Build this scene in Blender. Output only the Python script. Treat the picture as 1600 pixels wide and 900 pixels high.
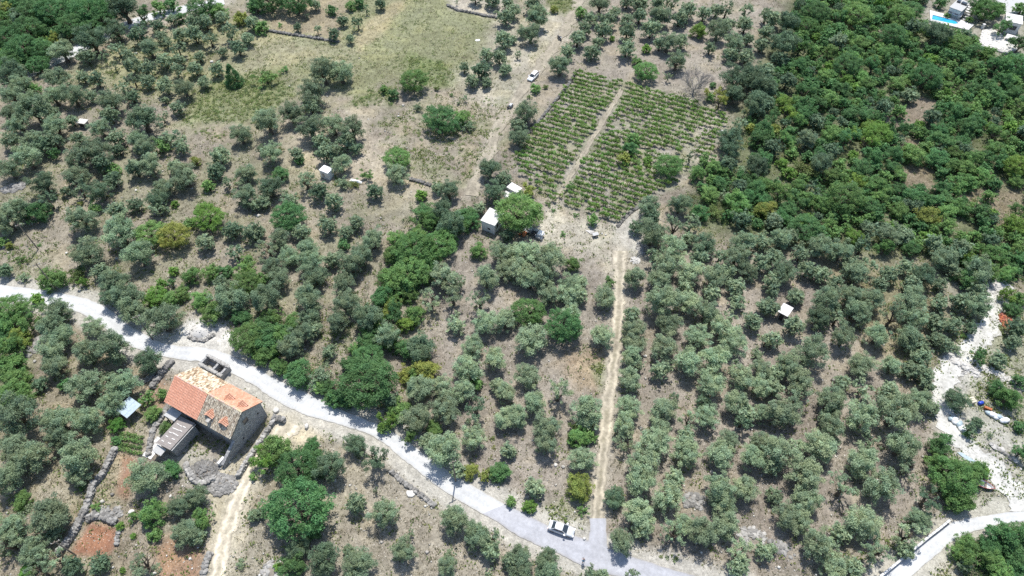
import bpy, bmesh, math, random
import numpy as np
from mathutils import Vector, Matrix

for _o in list(bpy.data.objects):
    bpy.data.objects.remove(_o, do_unlink=True)

# ------------------------------------------------------------------ camera, sky, sun, exposure
CAM_H, PITCH, FPX = 104.0, math.radians(51.5), 1081.0     # height, depression, focal length in pixels of a 1600 px wide frame
scene = bpy.context.scene
col = scene.collection
cam_data = bpy.data.cameras.new("camera")
cam_data.sensor_fit = 'HORIZONTAL'
cam_data.sensor_width = 36.0
cam_data.lens = 36.0 * FPX / 1600.0
cam_data.clip_start = 1.0
cam_data.clip_end = 6000.0
cam = bpy.data.objects.new("camera", cam_data)
cam.location = (0, 0, CAM_H)
cam.rotation_euler = (math.pi / 2 - PITCH, 0, 0)
col.objects.link(cam)
scene.camera = cam

SUN_EL, SUN_AZ = math.radians(65), math.radians(6)       # azimuth clockwise from +Y
world = bpy.data.worlds.new("World")
scene.world = world
world.use_nodes = True
_nt = world.node_tree
_sky = _nt.nodes.new('ShaderNodeTexSky')
_sky.sky_type = 'NISHITA'
_sky.sun_disc = False
_sky.sun_elevation = SUN_EL
_sky.sun_rotation = SUN_AZ
_sky.altitude = 100
_nt.links.new(_sky.outputs[0], _nt.nodes['Background'].inputs[0])
_nt.nodes['Background'].inputs[1].default_value = 0.15
sun_data = bpy.data.lights.new("sun", 'SUN')
sun_data.energy = 4.3
sun_data.angle = math.radians(0.5)
sun_data.color = (1.0, 0.975, 0.925)
sun = bpy.data.objects.new("sun", sun_data)
_sd = Vector((math.sin(SUN_AZ) * math.cos(SUN_EL), math.cos(SUN_AZ) * math.cos(SUN_EL), math.sin(SUN_EL)))
sun.rotation_euler = _sd.to_track_quat('Z', 'Y').to_euler()
sun.location = (0, 60, 150)
col.objects.link(sun)
scene.view_settings.view_transform = 'Standard'
scene.view_settings.look = 'None'
scene.view_settings.exposure = 0.34
scene.view_settings.gamma = 1.0
scene.view_settings.use_curve_mapping = False
scene.cycles.use_denoising = False
scene.cycles.max_bounces = 4
scene.cycles.diffuse_bounces = 3
scene.cycles.transparent_max_bounces = 4

# ------------------------------------------------------------------ geometry of the site
rng = np.random.default_rng(7)
random.seed(7)
_fw = np.array([0, math.cos(PITCH), -math.sin(PITCH)])
_up = np.array([0, math.sin(PITCH), math.cos(PITCH)])

def hf(x, y):
    """ground height in metres: low swells of an almost level valley floor"""
    x = np.asarray(x, float); y = np.asarray(y, float)
    return (0.30 * np.sin(x * 0.045 + 1.3) * np.cos(y * 0.05 + 0.4) + 0.16 * np.sin(x * 0.11 + y * 0.09)
            + 0.07 * np.sin(x * 0.31 - y * 0.23 + 2.0) + 0.05 * np.cos(y * 0.47 + x * 0.19))

def G(px, py, z=None):
    """site survey: the point on the ground (or at height z above it) that was read at this place of the photograph"""
    d = _fw + _up * ((450 - py) / FPX) + np.array([1, 0, 0]) * ((px - 800) / FPX)
    zt = z or 0.0
    for _ in range(3):
        t = (CAM_H - zt) / -d[2]
        X, Y = d[0] * t, d[1] * t
        zt = float(hf(X, Y)) + (z or 0.0)
    return np.array([X, Y, zt])

def GV(pts):
    return np.array([G(*p)[:2] for p in pts])

def PX(P):
    d = np.asarray(P, float) - np.array([0, 0, CAM_H])
    zz = d @ _fw
    return np.stack([800 + FPX * d[..., 0] / zz, 450 - FPX * (d @ _up) / zz], -1)

def mpp(py):
    """metres per photo pixel across the view at this image row"""
    a = math.atan((py - 450) / FPX)
    return CAM_H / math.sin(PITCH + a) * math.cos(a) / FPX

# smooth value noise, numpy
_perm = np.random.default_rng(3).random((256, 256))
def vnoise(x, y, s):
    x = np.asarray(x) / s + 700.37; y = np.asarray(y) / s + 700.71
    xi = np.floor(x).astype(int); yi = np.floor(y).astype(int)
    fx = x - xi; fy = y - yi
    fx = fx * fx * (3 - 2 * fx); fy = fy * fy * (3 - 2 * fy)
    g = lambda a, b: _perm[a & 255, b & 255]
    return (g(xi, yi) * (1 - fx) * (1 - fy) + g(xi + 1, yi) * fx * (1 - fy) + g(xi, yi + 1) * (1 - fx) * fy + g(xi + 1, yi + 1) * fx * fy)
def fnoise(x, y, s):
    return (vnoise(x, y, s) + 0.5 * vnoise(x, y, s / 2.1) + 0.25 * vnoise(x, y, s / 4.3)) / 1.75

def poly_sd(x, y, poly):
    """signed distance to a polygon, negative inside"""
    x = np.asarray(x, float); y = np.asarray(y, float)
    d = np.full(x.shape, 1e9); ins = np.zeros(x.shape, bool)
    n = len(poly)
    for i in range(n):
        ax, ay = poly[i]; bx, by = poly[(i + 1) % n]
        ex, ey = bx - ax, by - ay
        t = np.clip(((x - ax) * ex + (y - ay) * ey) / (ex * ex + ey * ey + 1e-9), 0, 1)
        d = np.minimum(d, np.hypot(x - ax - t * ex, y - ay - t * ey))
        c = ((ay > y) != (by > y)) & (x < (bx - ax) * (y - ay) / (by - ay + 1e-12) + ax)
        ins ^= c
    return np.where(ins, -d, d)

def line_d(x, y, pts):
    x = np.asarray(x, float); y = np.asarray(y, float)
    d = np.full(x.shape, 1e9)
    for (ax, ay), (bx, by) in zip(pts[:-1], pts[1:]):
        ex, ey = bx - ax, by - ay
        t = np.clip(((x - ax) * ex + (y - ay) * ey) / (ex * ex + ey * ey + 1e-9), 0, 1)
        d = np.minimum(d, np.hypot(x - ax - t * ex, y - ay - t * ey))
    return d

# ------------------------------------------------------------------ mesh helpers
class MB:
    def __init__(s):
        s.v = []; s.f = []; s.m = []; s.c = []
    def add(s, vs, fs, mi=0, c=None):
        o = len(s.v)
        s.v.extend([tuple(map(float, p)) for p in vs])
        s.f.extend([tuple(i + o for i in f) for f in fs])
        s.m.extend([mi] * len(fs)); s.c.extend([c] * len(fs))
        return s
    def box(s, c, size, rz=0.0, mi=0, tilt=None, col_=None):
        hx, hy, hz = size[0] / 2, size[1] / 2, size[2] / 2
        P = [Vector((sx * hx, sy * hy, sz * hz)) for sz in (-1, 1) for sy in (-1, 1) for sx in (-1, 1)]
        M = Matrix.Rotation(rz, 3, 'Z')
        if tilt: M = M @ Matrix.Rotation(tilt[0], 3, 'X') @ Matrix.Rotation(tilt[1], 3, 'Y')
        P = [M @ p + Vector(c) for p in P]
        return s.add(P, [(0, 2, 3, 1), (4, 5, 7, 6), (0, 1, 5, 4), (2, 6, 7, 3), (0, 4, 6, 2), (1, 3, 7, 5)], mi, col_)
    def prism(s, loop, z0, z1, mi=0):
        n = len(loop)
        vs = [(p[0], p[1], z0) for p in loop] + [(p[0], p[1], z1) for p in loop]
        fs = [(i, (i + 1) % n, n + (i + 1) % n, n + i) for i in range(n)] + [tuple(range(n))[::-1], tuple(range(n, 2 * n))]
        return s.add(vs, fs, mi)
    def tube(s, pts, rad, n=6, mi=0, cap=True):
        pts = [Vector(p) for p in pts]
        vs = []; fs = []
        for i, p in enumerate(pts):
            t = (pts[min(i + 1, len(pts) - 1)] - pts[max(i - 1, 0)]).normalized()
            a = t.cross(Vector((0.31, 0.9, 0.2))).normalized(); b = t.cross(a)
            for k in range(n):
                q = 2 * math.pi * k / n
                vs.append(p + (a * math.cos(q) + b * math.sin(q)) * rad[i])
        for i in range(len(pts) - 1):
            for k in range(n):
                fs.append((i * n + k, i * n + (k + 1) % n, (i + 1) * n + (k + 1) % n, (i + 1) * n + k))
        if cap:
            fs.append(tuple(range(n))[::-1]); fs.append(tuple(range((len(pts) - 1) * n, len(pts) * n)))
        return s.add(vs, fs, mi)
    def rock(s, c, size, seed=0, mi=0, flat=0.7, col_=None):
        r = random.Random(seed)
        ph = (1 + 5 ** .5) / 2
        V = [(-1, ph, 0), (1, ph, 0), (-1, -ph, 0), (1, -ph, 0), (0, -1, ph), (0, 1, ph), (0, -1, -ph), (0, 1, -ph), (ph, 0, -1), (ph, 0, 1), (-ph, 0, -1), (-ph, 0, 1)]
        F = [(0, 11, 5), (0, 5, 1), (0, 1, 7), (0, 7, 10), (0, 10, 11), (1, 5, 9), (5, 11, 4), (11, 10, 2), (10, 7, 6), (7, 1, 8), (3, 9, 4), (3, 4, 2), (3, 2, 6), (3, 6, 8), (3, 8, 9), (4, 9, 5), (2, 4, 11), (6, 2, 10), (8, 6, 7), (9, 8, 1)]
        a = r.uniform(0, 6.28); ca, sa = math.cos(a), math.sin(a)
        P = []
        for x, y, z in V:
            k = r.uniform(0.72, 1.15) / 1.9
            x, y, z = x * k * size[0], y * k * size[1], z * k * size[2] * flat
            P.append((c[0] + x * ca - y * sa, c[1] + x * sa + y * ca, c[2] + z))
        return s.add(P, F, mi, col_)
    def mesh(s, name, mats, smooth=False):
        me = bpy.data.meshes.new(name)
        me.from_pydata(s.v, [], s.f)
        for m in (mats if isinstance(mats, (list, tuple)) else [mats]):
            me.materials.append(m)
        me.polygons.foreach_set('material_index', s.m)
        if smooth: me.polygons.foreach_set('use_smooth', [True] * len(s.f))
        if any(c is not None for c in s.c):
            at = me.color_attributes.new('Col', 'FLOAT_COLOR', 'CORNER')
            buf = []
            for f, c in zip(s.f, s.c):
                c = c or (1, 1, 1)
                buf.extend([c[0], c[1], c[2], 1.0] * len(f))
            at.data.foreach_set('color', buf)
        me.update()
        return me
    def build(s, name, mats, parent=None, smooth=False, loc=None, rz=None):
        return link(name, s.mesh(name, mats, smooth), parent, loc, rz)

def link(name, me, parent=None, loc=None, rz=None, scale=None):
    o = bpy.data.objects.new(name, me)
    col.objects.link(o)
    if parent is not None: o.parent = parent
    if loc is not None: o.location = loc
    if rz is not None: o.rotation_euler = (0, 0, rz)
    if scale is not None: o.scale = scale
    return o

def empty(name, loc=(0, 0, 0), rz=0.0):
    o = bpy.data.objects.new(name, None)
    o.empty_display_size = 0.3
    o.location = loc; o.rotation_euler = (0, 0, rz)
    col.objects.link(o)
    return o

def tag(o, label, cat, group=None):
    o['label'] = label; o['category'] = cat; o['kind'] = 'thing'
    if group: o['group'] = group
    return o

def kind(o, k, label=None, cat=None):
    o['kind'] = k
    if label: o['label'] = label
    if cat: o['category'] = cat
    return o

def np_mesh(name, V, Fq, mat, colr=None, smooth=False):
    """V (n,3), Fq (m,k) with one face size; colr per face (m,3)"""
    me = bpy.data.meshes.new(name)
    V = np.asarray(V, np.float32); Fq = np.asarray(Fq, np.int32)
    m, k = Fq.shape
    me.vertices.add(len(V)); me.vertices.foreach_set('co', V.ravel())
    me.loops.add(m * k); me.loops.foreach_set('vertex_index', Fq.ravel())
    me.polygons.add(m); me.polygons.foreach_set('loop_start', np.arange(0, m * k, k, dtype=np.int32))
    me.update(calc_edges=True)
    if smooth: me.polygons.foreach_set('use_smooth', np.ones(m, bool))
    if colr is not None:
        at = me.color_attributes.new('Col', 'FLOAT_COLOR', 'CORNER')
        c = np.ones((m, k, 4), np.float32); c[:, :, :3] = np.asarray(colr)[:, None, :]
        at.data.foreach_set('color', c.ravel())
    if mat: me.materials.append(mat)
    return me

# ------------------------------------------------------------------ materials
def mat(name, base=(0.5, 0.5, 0.5), rough=0.8, var=0.0, scale=3.0, bump=0.0, spec=0.3, metal=0.0, attr=False, col2=None, detail=4.0, dist=0.05, objvar=0.0):
    m = bpy.data.materials.new(name); m.use_nodes = True
    nt = m.node_tree; N = nt.nodes; L = nt.links
    b = N['Principled BSDF']
    b.inputs['Roughness'].default_value = rough
    b.inputs['Metallic'].default_value = metal
    b.inputs['Specular IOR Level'].default_value = spec
    c = None
    if attr:
        a = N.new('ShaderNodeVertexColor'); a.layer_name = 'Col'; c = a.outputs[0]
    else:
        rgb = N.new('ShaderNodeRGB'); rgb.outputs[0].default_value = (*base, 1); c = rgb.outputs[0]
    if var or col2 or bump:
        tc = N.new('ShaderNodeTexCoord')
        no = N.new('ShaderNodeTexNoise'); no.inputs['Scale'].default_value = scale; no.inputs['Detail'].default_value = detail
        no.inputs['Roughness'].default_value = 0.65
        L.new(tc.outputs['Object'], no.inputs['Vector'])
        if col2:
            cr = N.new('ShaderNodeValToRGB'); cr.color_ramp.elements[0].position = 0.38; cr.color_ramp.elements[1].position = 0.64
            L.new(no.outputs[0], cr.inputs[0])
            mx = N.new('ShaderNodeMixRGB'); L.new(cr.outputs[0], mx.inputs[0]); L.new(c, mx.inputs[1]); mx.inputs[2].default_value = (*col2, 1)
            c = mx.outputs[0]
        if var:
            n2 = N.new('ShaderNodeTexNoise'); n2.inputs['Scale'].default_value = scale * 3.1; n2.inputs['Detail'].default_value = detail
            L.new(tc.outputs['Object'], n2.inputs['Vector'])
            mr = N.new('ShaderNodeMapRange'); mr.inputs[1].default_value = 0.3; mr.inputs[2].default_value = 0.7
            mr.inputs[3].default_value = 1 - var; mr.inputs[4].default_value = 1 + var
            L.new(n2.outputs[0], mr.inputs[0])
            mu = N.new('ShaderNodeMixRGB'); mu.blend_type = 'MULTIPLY'; mu.inputs[0].default_value = 1
            L.new(c, mu.inputs[1]); L.new(mr.outputs[0], mu.inputs[2]); c = mu.outputs[0]
        if bump:
            bp = N.new('ShaderNodeBump'); bp.inputs['Strength'].default_value = bump; bp.inputs['Distance'].default_value = dist
            L.new(no.outputs[0], bp.inputs['Height']); L.new(bp.outputs[0], b.inputs['Normal'])
    if objvar:
        oi = N.new('ShaderNodeObjectInfo')
        mr = N.new('ShaderNodeMapRange'); mr.inputs[3].default_value = 1 - objvar; mr.inputs[4].default_value = 1 + objvar
        L.new(oi.outputs['Random'], mr.inputs[0])
        mu = N.new('ShaderNodeMixRGB'); mu.blend_type = 'MULTIPLY'; mu.inputs[0].default_value = 1
        L.new(c, mu.inputs[1]); L.new(mr.outputs[0], mu.inputs[2]); c = mu.outputs[0]
    L.new(c, b.inputs['Base Color'])
    return m

def leaf_mat(name, base, hue=0.02, val=0.22, trans=0.38, rough=0.62, spec=0.22):
    m = bpy.data.materials.new(name); m.use_nodes = True
    nt = m.node_tree; N = nt.nodes; L = nt.links
    b = N['Principled BSDF']; out = N['Material Output']
    b.inputs['Roughness'].default_value = rough; b.inputs['Specular IOR Level'].default_value = spec
    a = N.new('ShaderNodeVertexColor'); a.layer_name = 'Col'
    mu = N.new('ShaderNodeMixRGB'); mu.blend_type = 'MULTIPLY'; mu.inputs[0].default_value = 1; mu.inputs[1].default_value = (*base, 1)
    L.new(a.outputs[0], mu.inputs[2])
    oi = N.new('ShaderNodeObjectInfo')
    hs = N.new('ShaderNodeHueSaturation')
    r1 = N.new('ShaderNodeMapRange'); r1.inputs[3].default_value = 0.5 - hue; r1.inputs[4].default_value = 0.5 + hue
    r2 = N.new('ShaderNodeMapRange'); r2.inputs[3].default_value = 1 - val; r2.inputs[4].default_value = 1 + val
    wn = N.new('ShaderNodeTexWhiteNoise'); wn.noise_dimensions = '1D'
    L.new(oi.outputs['Random'], wn.inputs['W'])
    L.new(oi.outputs['Random'], r1.inputs[0]); L.new(wn.outputs[0], r2.inputs[0])
    L.new(r1.outputs[0], hs.inputs['Hue']); L.new(r2.outputs[0], hs.inputs['Value'])
    L.new(mu.outputs[0], hs.inputs['Color'])
    L.new(hs.outputs[0], b.inputs['Base Color'])
    tr = N.new('ShaderNodeBsdfTranslucent'); L.new(hs.outputs[0], tr.inputs[0])
    mx = N.new('ShaderNodeMixShader'); mx.inputs[0].default_value = trans
    L.new(b.outputs[0], mx.inputs[1]); L.new(tr.outputs[0], mx.inputs[2]); L.new(mx.outputs[0], out.inputs[0])
    return m

def stone_mat(name, c1, c2, joint, scale=2.2, bump=0.6):
    """rubble masonry too fine to see stone by stone"""
    m = bpy.data.materials.new(name); m.use_nodes = True
    nt = m.node_tree; N = nt.nodes; L = nt.links; b = N['Principled BSDF']
    b.inputs['Roughness'].default_value = 0.9; b.inputs['Specular IOR Level'].default_value = 0.2
    tc = N.new('ShaderNodeTexCoord')
    v = N.new('ShaderNodeTexVoronoi'); v.inputs['Scale'].default_value = scale; L.new(tc.outputs['Object'], v.inputs['Vector'])
    ve = N.new('ShaderNodeTexVoronoi'); ve.feature = 'DISTANCE_TO_EDGE'; ve.inputs['Scale'].default_value = scale; L.new(tc.outputs['Object'], ve.inputs['Vector'])
    sp = N.new('ShaderNodeSeparateColor'); L.new(v.outputs['Color'], sp.inputs[0])
    mx = N.new('ShaderNodeMixRGB'); mx.inputs[1].default_value = (*c1, 1); mx.inputs[2].default_value = (*c2, 1); L.new(sp.outputs[0], mx.inputs[0])
    mr = N.new('ShaderNodeMapRange'); mr.inputs[1].default_value = 0.0; mr.inputs[2].default_value = 0.07; L.new(ve.outputs['Distance'], mr.inputs[0])
    m2 = N.new('ShaderNodeMixRGB'); m2.inputs[1].default_value = (*joint, 1); L.new(mr.outputs[0], m2.inputs[0]); L.new(mx.outputs[0], m2.inputs[2])
    L.new(m2.outputs[0], b.inputs['Base Color'])
    bp = N.new('ShaderNodeBump'); bp.inputs['Strength'].default_value = bump; bp.inputs['Distance'].default_value = 0.05
    L.new(mr.outputs[0], bp.inputs['Height']); L.new(bp.outputs[0], b.inputs['Normal'])
    return m

M = {}
M['olive_silver'] = leaf_mat('olive_silver_leaves', (0.330, 0.415, 0.250), 0.012, 0.24)
M['olive'] = leaf_mat('olive_leaves', (0.252, 0.332, 0.198), 0.014, 0.25)
M['olive_dark'] = leaf_mat('dark_olive_leaves', (0.155, 0.232, 0.136), 0.015, 0.15)
M['dark'] = leaf_mat('dark_green_leaves', (0.122, 0.250, 0.095), 0.012, 0.16)
M['mid'] = leaf_mat('green_leaves', (0.185, 0.322, 0.105), 0.014, 0.24)
M['bright'] = leaf_mat('bright_green_leaves', (0.185, 0.330, 0.075), 0.025, 0.15)
M['yellow'] = leaf_mat('yellow_green_leaves', (0.29, 0.34, 0.09), 0.02, 0.12)
M['vine'] = leaf_mat('vine_leaves', (0.20, 0.325, 0.085), 0.02, 0.2)
M['weed'] = leaf_mat('weed_leaves', (0.17, 0.225, 0.075), 0.02, 0.2)
M['bark'] = mat('bark', (0.13, 0.105, 0.08), 0.95, 0.25, 4.0, 0.5)
M['twig'] = mat('bare_twigs', (0.30, 0.275, 0.25), 0.95, 0.15, 4.0)
# ------------------------------------------------------------------ the ground: one sheet to the horizon, earth colours by plot
ROAD_TOP = [(-60, 438), (0, 445), (60, 452), (110, 460), (155, 472), (190, 497), (208, 513), (250, 535), (275, 541), (325, 543), (362, 555), (400, 575), (440, 597), (497, 622), (525, 636), (555, 649), (617, 673), (650, 701), (712, 744), (775, 780), (800, 793), (857, 822), (900, 837), (945, 855), (995, 872), (1050, 890), (1110, 906), (1190, 925)]
ROAD_BOT = [(-60, 462), (0, 466), (45, 473), (100, 480), (140, 496), (162, 512), (187, 532), (217, 547), (250, 557), (282, 562), (325, 566), (357, 581), (400, 603), (430, 627), (480, 650), (525, 662), (575, 677), (607, 697), (628, 717), (682, 760), (735, 793), (770, 811), (800, 833), (840, 852), (884, 871), (914, 886), (950, 898), (1000, 908), (1060, 922), (1130, 940)]
LANE_TOP = [(1360, 912), (1380, 897), (1430, 858), (1480, 819), (1500, 812), (1550, 803), (1600, 797), (1680, 788)]
LANE_BOT = [(1410, 912), (1425, 899), (1470, 861), (1495, 839), (1537, 826), (1560, 818), (1600, 814), (1680, 804)]
TRACK_A = [(953, 392), (957, 440), (955, 500), (949, 560), (938, 620), (930, 690), (926, 760), (921, 812)]
TRACK_B = [(983, 392), (982, 440), (977, 500), (971, 560), (965, 620), (957, 690), (950, 760), (946, 812)]
DRIVE_A = [(921, 810), (922, 825), (919, 845), (905, 846)]
DRIVE_B = [(947, 810), (947, 825), (950, 858), (975, 868)]
TRK2_A = [(430, 652), (412, 690), (385, 728), (365, 765), (345, 815), (332, 860), (326, 915)]
TRK2_B = [(472, 668), (440, 700), (404, 740), (388, 775), (368, 825), (356, 870), (350, 915)]
FARROAD = [(40, 118), (82, 98), (120, 80), (165, 56), (207, 36), (248, 23), (296, 13), (350, 2)]
TRK3 = [(905, 0), (893, 30), (868, 68), (838, 112), (802, 160), (775, 205), (752, 262), (735, 306)]

def resample(P, n):
    P = np.asarray(P, float)
    s = np.r_[0, np.cumsum(np.hypot(*np.diff(P, axis=0).T))]
    t = np.linspace(0, s[-1], n)
    return np.stack([np.interp(t, s, P[:, i]) for i in range(P.shape[1])], 1)
def chaikin(P, it=2):
    P = np.asarray(P, float)
    for _ in range(it):
        Q = np.empty((2 * (len(P) - 1), 2))
        Q[0::2] = P[:-1] * .75 + P[1:] * .25; Q[1::2] = P[:-1] * .25 + P[1:] * .75
        P = np.vstack([P[:1], Q, P[-1:]])
    return P

road_a, road_b = resample(chaikin(GV(ROAD_TOP)), 560), resample(chaikin(GV(ROAD_BOT)), 560)
lane_a, lane_b = resample(chaikin(GV(LANE_TOP)), 120), resample(chaikin(GV(LANE_BOT)), 120)
track_a, track_b = resample(chaikin(GV(TRACK_A)), 240), resample(chaikin(GV(TRACK_B)), 240)
drive_a, drive_b = resample(GV(DRIVE_A), 30), resample(GV(DRIVE_B), 30)
trk2_a, trk2_b = resample(chaikin(GV(TRK2_A)), 150), resample(chaikin(GV(TRK2_B)), 150)
farroad = resample(chaikin(GV(FARROAD)), 60)
trk3 = resample(chaikin(GV(TRK3)), 40)
road_mid, lane_mid, track_mid, trk2_mid = [(a + b) / 2 for a, b in ((road_a, road_b), (lane_a, lane_b), (track_a, track_b), (trk2_a, trk2_b))]

_tm = (track_a + track_b) / 2
track_a, track_b = _tm + (track_a - _tm) * .8, _tm + (track_b - _tm) * .8
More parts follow.
